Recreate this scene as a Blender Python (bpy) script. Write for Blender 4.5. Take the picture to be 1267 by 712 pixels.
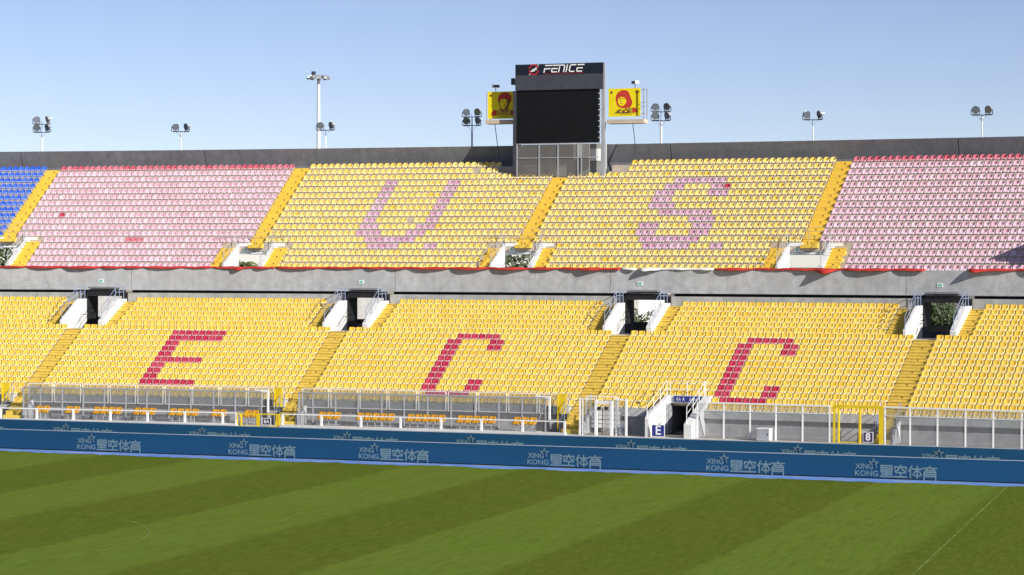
import bpy, math, random
import numpy as np
from mathutils import Matrix, Vector

random.seed(7)
for o in list(bpy.data.objects):
    bpy.data.objects.remove(o, do_unlink=True)
scene = bpy.context.scene
COL = scene.collection

# ------------------------------------------------------------------ camera, sky, sun, exposure
CAM = Vector((53.677, -153.55, 11.9))
YAW, PITCH, ROLL = math.radians(-19.853), math.radians(-0.629), math.radians(0.128)
fw = Vector((math.sin(YAW) * math.cos(PITCH), math.cos(YAW) * math.cos(PITCH), math.sin(PITCH)))
rt = Vector((math.cos(YAW), -math.sin(YAW), 0))
up = rt.cross(fw)
r2 = rt * math.cos(ROLL) + up * math.sin(ROLL)
u2 = -rt * math.sin(ROLL) + up * math.cos(ROLL)
cd = bpy.data.cameras.new("camera")
cam = bpy.data.objects.new("camera", cd)
COL.objects.link(cam)
M3 = Matrix((r2, u2, -fw)).transposed()
cam.matrix_world = Matrix.Translation(CAM) @ M3.to_4x4()
cd.sensor_fit = 'HORIZONTAL'
cd.sensor_width = 36.0
cd.lens = 79.81
cd.clip_start = 0.5
cd.clip_end = 20000
scene.camera = cam

SUN = Vector((2.2, -1.0, 1.12)).normalized()          # towards the sun: right of the camera, low
EL = math.asin(SUN.z)
world = bpy.data.worlds.new("World")
scene.world = world
world.use_nodes = True
wn, wl = world.node_tree.nodes, world.node_tree.links
sky = wn.new('ShaderNodeTexSky')
sky.sky_type = 'NISHITA'
sky.sun_disc = False
sky.sun_elevation = EL
sky.sun_rotation = math.atan2(SUN.x, SUN.y)
sky.air_density = 0.6
sky.dust_density = 0.2
sky.ozone_density = 1.3
bg = wn['Background']
bg.inputs['Strength'].default_value = 0.084
tint = wn.new('ShaderNodeMix'); tint.data_type = 'RGBA'; tint.blend_type = 'MULTIPLY'; tint.inputs[0].default_value = 1.0
tint.inputs[7].default_value = (1.09, 0.965, 1.0, 1)          # the camera's white balance, the same over the whole sky
wl.new(sky.outputs[0], tint.inputs[6]); wl.new(tint.outputs[2], bg.inputs['Color'])
sd_ = bpy.data.lights.new("sun", 'SUN')
sd_.energy = 4.6
sd_.angle = math.radians(0.5)
sd_.color = (1.0, 0.95, 0.87)
sun = bpy.data.objects.new("sun", sd_)
COL.objects.link(sun)
sun.rotation_euler = (-SUN).to_track_quat('-Z', 'Y').to_euler()
sun.location = (60, -60, 60)
scene.view_settings.view_transform = 'Standard'
scene.view_settings.look = 'None'
scene.view_settings.gamma = 1.0
scene.view_settings.use_curve_mapping = False
scene.view_settings.exposure = 0.52
scene.render.engine = 'CYCLES'
scene.cycles.transparent_max_bounces = 24

# ------------------------------------------------------------------ arc coordinates of the curved stand
R = 345.30
def W(s, d, z):
    a = s / R
    return ((R + d) * math.sin(a), (R + d) * math.cos(a) - R, z)

# ------------------------------------------------------------------ materials
MATS = {}
def new_mat(name):
    m = bpy.data.materials.new(name)
    m.use_nodes = True
    MATS[name] = m
    return m, m.node_tree.nodes, m.node_tree.links, m.node_tree.nodes['Principled BSDF']
def rgb(n, c):
    x = n.new('ShaderNodeRGB'); x.outputs[0].default_value = (*c, 1); return x.outputs[0]
def mixc(n, l, fac, a, b, mode='MIX'):
    x = n.new('ShaderNodeMix'); x.data_type = 'RGBA'; x.blend_type = mode
    if isinstance(fac, (int, float)): x.inputs[0].default_value = fac
    else: l.new(fac, x.inputs[0])
    for i, c in ((6, a), (7, b)):
        if isinstance(c, tuple): x.inputs[i].default_value = (*c, 1)
        else: l.new(c, x.inputs[i])
    return x.outputs[2]
def noise(n, l, scale, detail=4, vec=None, rough=0.55):
    x = n.new('ShaderNodeTexNoise'); x.inputs['Scale'].default_value = scale
    x.inputs['Detail'].default_value = detail; x.inputs['Roughness'].default_value = rough
    if vec is not None: l.new(vec, x.inputs['Vector'])
    return x.outputs[0]
def ramp(n, l, v, p0, p1, c0=(0, 0, 0), c1=(1, 1, 1)):
    x = n.new('ShaderNodeValToRGB')
    x.color_ramp.elements[0].position = p0; x.color_ramp.elements[0].color = (*c0, 1)
    x.color_ramp.elements[1].position = p1; x.color_ramp.elements[1].color = (*c1, 1)
    l.new(v, x.inputs[0]); return x.outputs[0]
def mapped(n, l, scale=(1, 1, 1), coord='Object'):
    t = n.new('ShaderNodeTexCoord'); m = n.new('ShaderNodeMapping')
    m.inputs['Scale'].default_value = scale
    l.new(t.outputs[coord], m.inputs[0]); return m.outputs[0]
def worldpos(n, l, scale=(1, 1, 1)):
    g = n.new('ShaderNodeNewGeometry'); m = n.new('ShaderNodeMapping')
    m.inputs['Scale'].default_value = scale
    l.new(g.outputs['Position'], m.inputs[0]); return m.outputs[0]

def plain(name, c, rough=0.6, metal=0.0, var=0.12, nscale=1.5, spec=0.25):
    m, n, l, b = new_mat(name)
    v = noise(n, l, nscale, 5, worldpos(n, l))
    lo = tuple(x * (1 - var) for x in c); hi = tuple(min(1, x * (1 + var)) for x in c)
    l.new(ramp(n, l, v, 0.3, 0.7, lo, hi), b.inputs['Base Color'])
    b.inputs['Roughness'].default_value = rough; b.inputs['Metallic'].default_value = metal
    b.inputs['Specular IOR Level'].default_value = spec
    return m

def concrete(name, c, stain=0.35, lines=0.0, streak=0.25):
    m, n, l, b = new_mat(name)
    big = noise(n, l, 0.18, 5, worldpos(n, l, (1, 1, 1.5)))
    mid = noise(n, l, 1.6, 6, worldpos(n, l))
    st = noise(n, l, 1.0, 5, worldpos(n, l, (2.2, 2.2, 0.12)), 0.6)
    col = ramp(n, l, big, 0.3, 0.7, tuple(x * 0.86 for x in c), tuple(x * 1.1 for x in c))
    col = mixc(n, l, ramp(n, l, mid, 0.35, 0.75), col, tuple(x * (1 - stain) for x in c))
    col = mixc(n, l, mixc(n, l, streak, (0, 0, 0), ramp(n, l, st, 0.5, 0.72)), col, tuple(x * 0.55 for x in c))
    vo = n.new('ShaderNodeTexVoronoi'); vo.feature = 'DISTANCE_TO_EDGE'; vo.inputs['Scale'].default_value = 0.35
    wob = n.new('ShaderNodeMix'); wob.data_type = 'RGBA'; wob.inputs[0].default_value = 0.12
    nz = n.new('ShaderNodeTexNoise'); nz.inputs['Scale'].default_value = 0.9; nz.inputs['Detail'].default_value = 6
    wp = worldpos(n, l); l.new(wp, nz.inputs['Vector']); l.new(wp, wob.inputs[6]); l.new(nz.outputs[1], wob.inputs[7]); l.new(wob.outputs[2], vo.inputs['Vector'])
    col = mixc(n, l, ramp(n, l, vo.outputs[0], 0.0, 0.012, (0.35, 0.35, 0.35), (0, 0, 0)), col, tuple(x * 0.45 for x in c))
    if lines:
        wv = n.new('ShaderNodeTexWave'); wv.bands_direction = 'Z'; wv.inputs['Scale'].default_value = 1.6
        wv.inputs['Distortion'].default_value = 2.5; wv.inputs['Detail'].default_value = 3
        l.new(worldpos(n, l, (0.05, 0.05, 1)), wv.inputs[0])
        col = mixc(n, l, mixc(n, l, lines, (0, 0, 0), ramp(n, l, wv.outputs[1], 0.02, 0.12, (1, 1, 1), (0, 0, 0))), col, tuple(x * 0.6 for x in c))
    l.new(col, b.inputs['Base Color'])
    b.inputs['Roughness'].default_value = 0.9; b.inputs['Specular IOR Level'].default_value = 0.1
    bp = n.new('ShaderNodeBump'); bp.inputs['Strength'].default_value = 0.25; bp.inputs['Distance'].default_value = 0.02
    l.new(mid, bp.inputs['Height']); l.new(bp.outputs[0], b.inputs['Normal'])
    return m

def seat_mat(name, c, pale, lo=0.0, hi=0.6, rough=0.42):
    """plastic seat: every seat has faded a little differently"""
    m, n, l, b = new_mat(name)
    g = n.new('ShaderNodeNewGeometry'); oi = n.new('ShaderNodeObjectInfo')
    ad = n.new('ShaderNodeMath'); ad.operation = 'ADD'
    l.new(g.outputs['Random Per Island'], ad.inputs[0]); l.new(oi.outputs['Random'], ad.inputs[1])
    fr = n.new('ShaderNodeMath'); fr.operation = 'FRACT'; l.new(ad.outputs[0], fr.inputs[0])
    mr = n.new('ShaderNodeMapRange'); l.new(fr.outputs[0], mr.inputs[0])
    mr.inputs[3].default_value = lo; mr.inputs[4].default_value = hi
    col = mixc(n, l, mr.outputs[0], c, pale)
    v2 = n.new('ShaderNodeMath'); v2.operation = 'MULTIPLY'; v2.inputs[1].default_value = 7.31; l.new(fr.outputs[0], v2.inputs[0])
    f2 = n.new('ShaderNodeMath'); f2.operation = 'FRACT'; l.new(v2.outputs[0], f2.inputs[0])
    col = mixc(n, l, ramp(n, l, f2.outputs[0], 0.0, 1.0, (0.0, 0, 0), (0.13, 0.13, 0.13)), col, tuple(x * 0.55 for x in c))
    dirt = noise(n, l, 9.0, 3, worldpos(n, l))
    col = mixc(n, l, ramp(n, l, dirt, 0.5, 0.8, (0, 0, 0), (0.3, 0.3, 0.3)), col, tuple(x * 0.6 + 0.03 for x in c))
    l.new(col, b.inputs['Base Color'])
    b.inputs['Roughness'].default_value = rough
    return m

concrete('terrace_concrete', (0.55, 0.475, 0.39), 0.15, 0.0, 0.2)
concrete('terrace_lower', (0.52, 0.44, 0.30), 0.2, 0.0, 0.2)
concrete('parapet_concrete', (0.50, 0.505, 0.51), 0.28, 0.22, 0.34)
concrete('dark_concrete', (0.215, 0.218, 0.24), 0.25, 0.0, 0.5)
concrete('wall_concrete', (0.47, 0.47, 0.46), 0.3, 0.25, 0.45)
concrete('walkway_concrete', (0.55, 0.51, 0.44), 0.3, 0.0, 0.0)
concrete('white_wall', (0.68, 0.675, 0.66), 0.08, 0.0, 0.12)
plain('yellow_paint', (0.78, 0.53, 0.075), 0.75, var=0.12, nscale=2.5)
plain('yellow_paint_lower', (0.67, 0.49, 0.095), 0.75, var=0.14, nscale=2.5)
plain('stain_brown', (0.16, 0.11, 0.04), 0.8)
plain('yellow_metal', (0.72, 0.52, 0.02), 0.4)
plain('white_metal', (0.78, 0.78, 0.78), 0.4, var=0.05)
plain('grey_metal', (0.42, 0.44, 0.47), 0.4, 0.3)
plain('galvanised', (0.46, 0.47, 0.50), 0.4, 0.4)
plain('blue_grey_metal', (0.25, 0.31, 0.45), 0.45, 0.2)
plain('dark_metal', (0.06, 0.065, 0.08), 0.5, 0.2)
plain('plain_black', (0.018, 0.018, 0.02), 0.55)
plain('screen_black', (0.006, 0.006, 0.007), 0.45)
plain('header_grey', (0.055, 0.058, 0.075), 0.5)
plain('sign_navy', (0.012, 0.016, 0.030), 0.45)
plain('blue_sign', (0.03, 0.04, 0.22), 0.45)
plain('plum_sign', (0.06, 0.045, 0.10), 0.45)
plain('sign_white', (0.82, 0.82, 0.82), 0.5, var=0.03)
plain('green_sign', (0.15, 0.5, 0.35), 0.5)
plain('print_red', (0.50, 0.045, 0.03), 0.6)
plain('print_dark', (0.16, 0.05, 0.02), 0.6)
plain('print_yellow', (0.80, 0.66, 0.012), 0.5, var=0.05)
plain('print_olive', (0.42, 0.32, 0.03), 0.6)
plain('emblem_red', (0.42, 0.02, 0.03), 0.5)
plain('board_blue', (0.012, 0.066, 0.150), 0.6, var=0.06, nscale=0.15, spec=0.12)
plain('board_edge', (0.30, 0.36, 0.45), 0.5)
plain('logo_grey', (0.135, 0.215, 0.265), 0.6, var=0.04)
plain('red_cloth', (0.46, 0.035, 0.03), 0.85, var=0.25, nscale=1.0)
plain('white_cloth', (0.80, 0.78, 0.74), 0.85)
plain('soil', (0.22, 0.19, 0.15), 0.95, var=0.3, nscale=0.1)
plain('dark_floor', (0.10, 0.10, 0.11), 0.9)
plain('bark', (0.13, 0.09, 0.06), 0.9, var=0.3, nscale=6)
plain('render_white', (0.78, 0.76, 0.72), 0.9)
plain('window_dark', (0.03, 0.035, 0.04), 0.2)
plain('line_paint', (0.160, 0.205, 0.050), 0.9, var=0.4, nscale=1.2, spec=0.02)
plain('lamp_glass', (0.22, 0.26, 0.32), 0.15, 0.6)
plain('mesh_wire', (0.16, 0.155, 0.15), 0.6)

YP = (0.86, 0.70, 0.36)
_seat_mat = seat_mat
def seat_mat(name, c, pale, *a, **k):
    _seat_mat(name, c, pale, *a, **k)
    w = 0.34 if 'lower' in name or 'crimson' in name else 0.2                                              # rims and front lips get a paler colour
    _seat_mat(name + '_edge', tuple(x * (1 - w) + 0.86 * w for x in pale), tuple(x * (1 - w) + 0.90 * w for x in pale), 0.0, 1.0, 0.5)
seat_mat('seat_yellow_upper', (0.78, 0.50, 0.055), (0.86, 0.68, 0.25), 0.3, 0.85)
seat_mat('seat_yellow_lower', (0.75, 0.45, 0.025), (0.82, 0.60, 0.12), 0.25, 0.8)
seat_mat('seat_pink', (0.58, 0.22, 0.28), (0.76, 0.53, 0.60), 0.55, 1.0, 0.5)
seat_mat('seat_rose', (0.52, 0.075, 0.115), (0.62, 0.22, 0.27), 0.0, 0.9, 0.5)
seat_mat('seat_mauve', (0.50, 0.22, 0.32), (0.66, 0.44, 0.52), 0.2, 0.9, 0.5)
seat_mat('seat_crimson', (0.44, 0.02, 0.055), (0.52, 0.06, 0.10), 0.0, 0.9)
seat_mat('seat_blue', (0.025, 0.10, 0.62), (0.10, 0.22, 0.72), 0.0, 0.6)
seat_mat('seat_amber', (0.52, 0.25, 0.010), (0.58, 0.31, 0.02), 0.0, 0.8)

def glass_mat():
    m, n, l, b = new_mat('clear_glass')
    n.remove(b)
    out = n['Material Output']
    tr = n.new('ShaderNodeBsdfTransparent'); tr.inputs[0].default_value = (0.86, 0.87, 0.89, 1)
    gl = n.new('ShaderNodeBsdfGlossy'); gl.inputs['Roughness'].default_value = 0.12; gl.inputs[0].default_value = (0.9, 0.9, 0.95, 1)
    df = n.new('ShaderNodeBsdfDiffuse'); df.inputs[0].default_value = (0.6, 0.6, 0.62, 1)
    m1 = n.new('ShaderNodeMixShader'); m1.inputs[0].default_value = 0.5
    l.new(gl.outputs[0], m1.inputs[1]); l.new(df.outputs[0], m1.inputs[2])
    mx = n.new('ShaderNodeMixShader'); mx.inputs[0].default_value = 0.16
    l.new(tr.outputs[0], mx.inputs[1]); l.new(m1.outputs[0], mx.inputs[2])
    l.new(mx.outputs[0], out.inputs['Surface'])
glass_mat()
def mesh_mat():
    m, n, l, b = new_mat('wire_mesh')
    out = n['Material Output']
    tr = n.new('ShaderNodeBsdfTransparent')
    b.inputs['Base Color'].default_value = (0.17, 0.165, 0.16, 1); b.inputs['Roughness'].default_value = 0.7
    mx = n.new('ShaderNodeMixShader'); mx.inputs[0].default_value = 0.5
    l.new(tr.outputs[0], mx.inputs[1]); l.new(b.outputs[0], mx.inputs[2]); l.new(mx.outputs[0], out.inputs['Surface'])
mesh_mat()

def leaf_mat(name, a, c):
    m, n, l, b = new_mat(name)
    g = n.new('ShaderNodeNewGeometry')
    l.new(ramp(n, l, g.outputs['Random Per Island'], 0.0, 1.0, a, c), b.inputs['Base Color'])
    b.inputs['Roughness'].default_value = 0.6
leaf_mat('leaf_dark', (0.024, 0.045, 0.015), (0.065, 0.095, 0.03))
leaf_mat('leaf_palm', (0.06, 0.10, 0.03), (0.14, 0.17, 0.05))

def grass_mat():
    m, n, l, b = new_mat('mown_grass')
    g = n.new('ShaderNodeNewGeometry'); sx = n.new('ShaderNodeSeparateXYZ'); l.new(g.outputs['Position'], sx.inputs[0])
    # mowing bands 6.85 m wide across the pitch; the edges wander a little
    wob = noise(n, l, 0.7, 3, worldpos(n, l))
    mw = n.new('ShaderNodeMath'); mw.operation = 'MULTIPLY_ADD'; mw.inputs[1].default_value = 0.9; l.new(wob, mw.inputs[0]); l.new(sx.outputs[0], mw.inputs[2])
    ph = n.new('ShaderNodeMath'); ph.operation = 'MULTIPLY_ADD'; ph.inputs[1].default_value = 1 / 13.7; ph.inputs[2].default_value = 100.0 - 30.83 / 13.7
    l.new(mw.outputs[0], ph.inputs[0])
    fr = n.new('ShaderNodeMath'); fr.operation = 'FRACT'; l.new(ph.outputs[0], fr.inputs[0])
    t = n.new('ShaderNodeMath'); t.operation = 'PINGPONG'; t.inputs[1].default_value = 0.5; l.new(fr.outputs[0], t.inputs[0])
    # distance to band centre: light where frac in 0..0.5
    sub = n.new('ShaderNodeMath'); sub.operation = 'SUBTRACT'; sub.inputs[1].default_value = 0.25
    ab = n.new('ShaderNodeMath'); ab.operation = 'ABSOLUTE'; l.new(fr.outputs[0], sub.inputs[0]); l.new(sub.outputs[0], ab.inputs[0])
    band = ramp(n, l, ab.outputs[0], 0.225, 0.275, (1, 1, 1), (0, 0, 0))
    big = noise(n, l, 0.12, 5, worldpos(n, l)); fine = noise(n, l, 3.0, 6, worldpos(n, l, (1, 0.35, 1)), 0.7)
    vf = noise(n, l, 14.0, 4, worldpos(n, l), 0.7)
    dark = mixc(n, l, ramp(n, l, big, 0.3, 0.7), (0.086, 0.130, 0.010), (0.100, 0.130, 0.012))
    lite = mixc(n, l, ramp(n, l, big, 0.3, 0.7), (0.116, 0.182, 0.017), (0.132, 0.188, 0.022))
    col = mixc(n, l, band, dark, lite)
    col = mixc(n, l, ramp(n, l, fine, 0.42, 0.78, (0, 0, 0), (0.5, 0.5, 0.5)), col, (0.18, 0.20, 0.045))
    col = mixc(n, l, ramp(n, l, vf, 0.5, 0.8, (0, 0, 0), (0.4, 0.4, 0.4)), col, (0.06, 0.09, 0.008))
    pat = noise(n, l, 0.45, 5, worldpos(n, l, (1.6, 0.22, 1)), 0.65)
    col = mixc(n, l, ramp(n, l, pat, 0.5, 0.75, (0, 0, 0), (0.6, 0.6, 0.6)), col, (0.125, 0.135, 0.020))
    st = noise(n, l, 2.6, 5, worldpos(n, l, (1.5, 0.14, 1)), 0.7)
    col = mixc(n, l, ramp(n, l, st, 0.48, 0.72, (0, 0, 0), (0.55, 0.55, 0.55)), col, (0.058, 0.092, 0.008))
    st2 = noise(n, l, 5.0, 5, worldpos(n, l, (1.6, 0.16, 1)), 0.75)
    col = mixc(n, l, ramp(n, l, st2, 0.52, 0.72, (0, 0, 0), (0.55, 0.55, 0.55)), col, (0.19, 0.225, 0.05))
    l.new(col, b.inputs['Base Color']); b.inputs['Roughness'].default_value = 0.9; b.inputs['Specular IOR Level'].default_value = 0.02
    bp = n.new('ShaderNodeBump'); bp.inputs['Strength'].default_value = 0.4; bp.inputs['Distance'].default_value = 0.03
    l.new(vf, bp.inputs['Height']); l.new(bp.outputs[0], b.inputs['Normal'])
grass_mat()
def strip_mat():
    m, n, l, b = new_mat('blue_ground')
    v = noise(n, l, 1.2, 6, worldpos(n, l, (0.5, 1.5, 1)), 0.7)
    col = ramp(n, l, v, 0.35, 0.7, (0.09, 0.21, 0.58), (0.17, 0.32, 0.66))
    v2 = noise(n, l, 0.8, 6, worldpos(n, l, (0.6, 2, 1)), 0.7)
    col = mixc(n, l, ramp(n, l, v2, 0.54, 0.64), col, (0.40, 0.43, 0.48))
    l.new(col, b.inputs['Base Color']); b.inputs['Roughness'].default_value = 0.8
strip_mat()

# ------------------------------------------------------------------ mesh helpers
class MB:
    def __init__(self): self.v = []; self.f = []; self.m = []; self.sm = False
    def add(self, v, f, mi=0):
        o = len(self.v); self.v += [tuple(p) for p in v]
        self.f += [tuple(i + o for i in q) for q in f]; self.m += [mi] * len(f); return self
    def box(self, x0, x1, y0, y1, z0, z1, mi=0):
        v = [(x, y, z) for z in (z0, z1) for y in (y0, y1) for x in (x0, x1)]
        return self.add(v, [(0, 2, 3, 1), (4, 5, 7, 6), (0, 1, 5, 4), (2, 6, 7, 3), (0, 4, 6, 2), (1, 3, 7, 5)], mi)
    def arc(self, s0, s1, d0, d1, z0, z1, mi=0, step=4.0, z1b=None):
        n = max(1, int(math.ceil((s1 - s0) / step)))
        z1b = z1 if z1b is None else z1b
        v = []; f = []
        for i in range(n + 1):
            s = s0 + (s1 - s0) * i / n
            v += [W(s, d0, z0), W(s, d1, z0), W(s, d1, z1b), W(s, d0, z1)]
        for i in range(n):
            a = 4 * i; b = a + 4
            for k in range(4):
                k2 = (k + 1) % 4; f.append((a + k, a + k2, b + k2, b + k))
        f += [(3, 2, 1, 0), (4 * n, 4 * n + 1, 4 * n + 2, 4 * n + 3)]
        return self.add(v, f, mi)
    def tube(self, p0, p1, r, n=6, mi=0, r1=None):
        p0 = Vector(p0); p1 = Vector(p1); r1 = r if r1 is None else r1
        ax = (p1 - p0).normalized(); u = ax.orthogonal().normalized(); w = ax.cross(u)
        v = []
        for p, rr in ((p0, r), (p1, r1)):
            for i in range(n):
                a = 2 * math.pi * i / n; v.append(p + u * rr * math.cos(a) + w * rr * math.sin(a))
        f = [(i, (i + 1) % n, n + (i + 1) % n, n + i) for i in range(n)]
        f += [tuple(range(n - 1, -1, -1)), tuple(range(n, 2 * n))]
        return self.add(v, f, mi)
    def prism(self, poly, x0, x1, mi=0):
        """polygon in (y,z) extruded along x"""
        n = len(poly)
        v = [(x0, y, z) for y, z in poly] + [(x1, y, z) for y, z in poly]
        f = [tuple(range(n - 1, -1, -1)), tuple(range(n, 2 * n))] + [(i, (i + 1) % n, n + (i + 1) % n, n + i) for i in range(n)]
        return self.add(v, f, mi)
    def plate(self, poly, y, th=0.01, mi=0):
        """polygon in (x,z) facing -y, y = front face"""
        n = len(poly)
        v = [(x, y, z) for x, z in poly] + [(x, y + th, z) for x, z in poly]
        f = [tuple(range(n)), tuple(range(2 * n - 1, n - 1, -1))] + [((i + 1) % n, i, n + i, n + (i + 1) % n) for i in range(n)]
        return self.add(v, f, mi)
    def stroke(self, pts, w, y, th=0.01, mi=0):
        self.ns = getattr(self, 'ns', 0)
        for (x0, z0), (x1, z1) in zip(pts, pts[1:]):
            dx, dz = x1 - x0, z1 - z0; L = math.hypot(dx, dz) or 1
            self.ns += 1; yk = y - 0.0007 * self.ns
            ux, uz = dx / L * w / 2, dz / L * w / 2; nx, nz = -uz, ux
            x0_, z0_, x1_, z1_ = x0 - ux, z0 - uz, x1 + ux, z1 + uz
            self.plate([(x0_ - nx, z0_ - nz), (x1_ - nx, z1_ - nz), (x1_ + nx, z1_ + nz), (x0_ + nx, z0_ + nz)], yk, th, mi)
        return self
    def mesh(self, name, mats):
        me = bpy.data.meshes.new(name)
        me.from_pydata(self.v, [], self.f)
        for mt in ([mats] if isinstance(mats, str) else mats): me.materials.append(MATS[mt])
        if any(self.m): me.polygons.foreach_set('material_index', self.m)
        if self.sm: me.polygons.foreach_set('use_smooth', [True] * len(me.polygons))
        me.update(); return me
    def build(self, name, mats, parent=None):
        o = bpy.data.objects.new(name, self.mesh(name, mats)); COL.objects.link(o)
        if parent is not None: o.parent = parent
        return o

def tag(o, label, cat, group=None):
    o['label'] = label; o['category'] = cat
    if group: o['group'] = group
    return o
def at(o, s, d, z, turn=0.0):
    o.location = W(s, d, z); o.rotation_euler = (0, 0, -s / R + turn); return o
def thing(name, label, cat, s=None, d=0, z=0, group=None, turn=0.0):
    o = bpy.data.objects.new(name, None); COL.objects.link(o); o.empty_display_size = 0.3
    if s is not None: at(o, s, d, z, turn)
    return tag(o, label, cat, group)
def struct(name, mb, mat):
    o = mb.build(name, mat); o['kind'] = 'structure'; return o
def text_mesh(txt, size, mat, extrude=0.004, sx=1.0, bold=0.0):
    cu = bpy.data.curves.new('lettering', 'FONT'); cu.body = txt; cu.size = size; cu.extrude = extrude; cu.offset = bold
    cu.align_x = 'CENTER'; cu.align_y = 'CENTER'
    ob = bpy.data.objects.new('lettering_source', cu); COL.objects.link(ob)
    bpy.context.view_layer.update()
    me = bpy.data.meshes.new_from_object(ob.evaluated_get(bpy.context.evaluated_depsgraph_get()))
    bpy.data.objects.remove(ob, do_unlink=True)
    for v in me.vertices:
        x, y, z = v.co; v.co = (x * sx, -z, y)
    me.materials.clear(); me.materials.append(MATS[mat]); me.name = 'lettering'
    return me
def link_mesh(name, me, parent=None, loc=(0, 0, 0)):
    o = bpy.data.objects.new(name, me); COL.objects.link(o); o.parent = parent; o.location = loc; return o
ONES = 'zeroth first second third fourth fifth sixth seventh eighth ninth tenth eleventh twelfth thirteenth fourteenth fifteenth sixteenth seventeenth eighteenth nineteenth'.split()
TENS = {2: 'twenty', 3: 'thirty', 4: 'forty'}
def ordi(n):
    if n < 20: return ONES[n]
    t, u = divmod(n, 10)
    return {2: 'twentieth', 3: 'thirtieth', 4: 'fortieth'}[t] if u == 0 else TENS[t] + '-' + ONES[u]
NUMS = 'no one two three four five six'.split()

# ------------------------------------------------------------------ the ground
SL, SR = -57.0, 46.0                                   # how far the stand is built along its arc
m = MB(); m.add([(-3000, -3000, -0.02), (3000, -3000, -0.02), (3000, 6000, -0.02), (-3000, 6000, -0.02)], [(0, 1, 2, 3)])
struct('ground', m, 'soil')
m = MB(); m.add([(-70, -110, 0.0), (145, -110, 0.0), (145, -18.75, 0.0), (-70, -18.75, 0.0)], [(0, 1, 2, 3)])
struct('pitch', m, 'mown_grass')
# blue synthetic strip in front of the boards, its edge overgrown
m = MB(); v = []; f = []
xs = np.arange(-62, 100.1, 0.35); random.seed(3); w_ = 0.0
for i, x in enumerate(xs):
    w_ = 0.75 * w_ + random.uniform(-0.28, 0.28)
    v += [(x, -28.9, 0.005), (x, -30.55 + max(-0.45, min(0.9, w_)), 0.005)]
    if i: f.append((2 * i - 2, 2 * i - 1, 2 * i + 1, 2 * i))
m.add(v, f); struct('blue_ground_strip', m, 'blue_ground')
def painted_line(name, pts, w):
    m = MB(); v = []; f = []
    for i, (x, y) in enumerate(pts):
        j = min(i + 1, len(pts) - 1); k = max(i - 1, 0)
        dx, dy = pts[j][0] - pts[k][0], pts[j][1] - pts[k][1]; L = math.hypot(dx, dy)
        nx, ny = -dy / L * w / 2, dx / L * w / 2
        v += [(x - nx, y - ny, 0.006), (x + nx, y + ny, 0.006)]
        if i: f.append((2 * i - 2, 2 * i, 2 * i + 1, 2 * i - 1))
    m.add(v, f); return struct(name, m, 'line_paint')
painted_line('painted_arc', [(-4.6 + 10.7 * math.cos(a), -70.2 + 10.7 * math.sin(a)) for a in np.linspace(-0.9, 1.75, 40)], 0.085)
painted_line('painted_halfway_line', [(37.44 + (-30.6 - y) * 0.034, y) for y in np.linspace(-30.7, -105, 30)], 0.085)
# raised walkway before the stand
m = MB(); m.arc(SL, SR, -18.65, -14.45, -0.01, 1.0)
struct('walkway', m, 'walkway_concrete')

# ------------------------------------------------------------------ row geometry
URD, URZ, ZU = 0.7693, 0.49564, 11.47
def urow(i): return (17 - i) * URD, ZU + (17 - i) * URZ           # seat lip of upper row i (1 = top)
def lrow(i):
    if i >= 7: return -5.5995 - (i - 7) * 0.69634, 6.9463 - (i - 7) * 0.35817
    return -5.5995 + (7 - i) * 0.69634, 6.9463 + 0.32496 + (6 - i) * 0.32237
LRD = 0.69634
EDGE = {'A1L': (-44.501, .042), 'A1R': (-43.268, .102), 'A2L': (-23.667, .005), 'A2R': (-22.445, -.067), 'A3L': (-2.444, -.154),
        'A3R': (-1.23, -.075), 'A4L': (18.626, .007), 'A4R': (19.873, .058), 'L1L': (-34.693, .26), 'L1R': (-33.397, .258),
        'L2L': (-13.714, .46), 'L2R': (-12.344, .407), 'L3L': (7.571, .267), 'L3R': (8.92, .273), 'L4L': (28.74, .226), 'L4R': (30.182, .191)}
def edge(n, i): a, b = EDGE[n]; return a + b * (i - 7) / 10.0
# openings: inner faces of the flank walls, outer edges of the side stairs
UVOM = [dict(o=(-45.25, -42.45), st=(-46.5, -40.95), top=13), dict(o=(-24.5, -21.77), st=(-25.68, -20.27), top=14),
        dict(o=(-3.40, -0.63), st=(-4.46, 0.78), top=14), dict(o=(17.80, 20.62), st=(16.61, 22.04), top=14)]
LVOM = [dict(o=(-35.18, -32.29), st=(-36.69, -31.05)), dict(o=(-14.2, -11.30), st=(-15.71, -10.05)),
        dict(o=(7.06, 10.01), st=(5.52, 11.29)), dict(o=(28.18, 31.09), st=(26.66, 32.37))]
FL, FR = 0.18, 0.38                                     # flank wall thickness left and right
TUN = (14.35, 16.65)                                    # tunnel mouth in the front rows
def cut(iv, a, b):
    out = []
    for x, y in iv:
        if b <= x or a >= y: out.append((x, y)); continue
        if a > x: out.append((x, a))
        if b < y: out.append((b, y))
    return out

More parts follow.
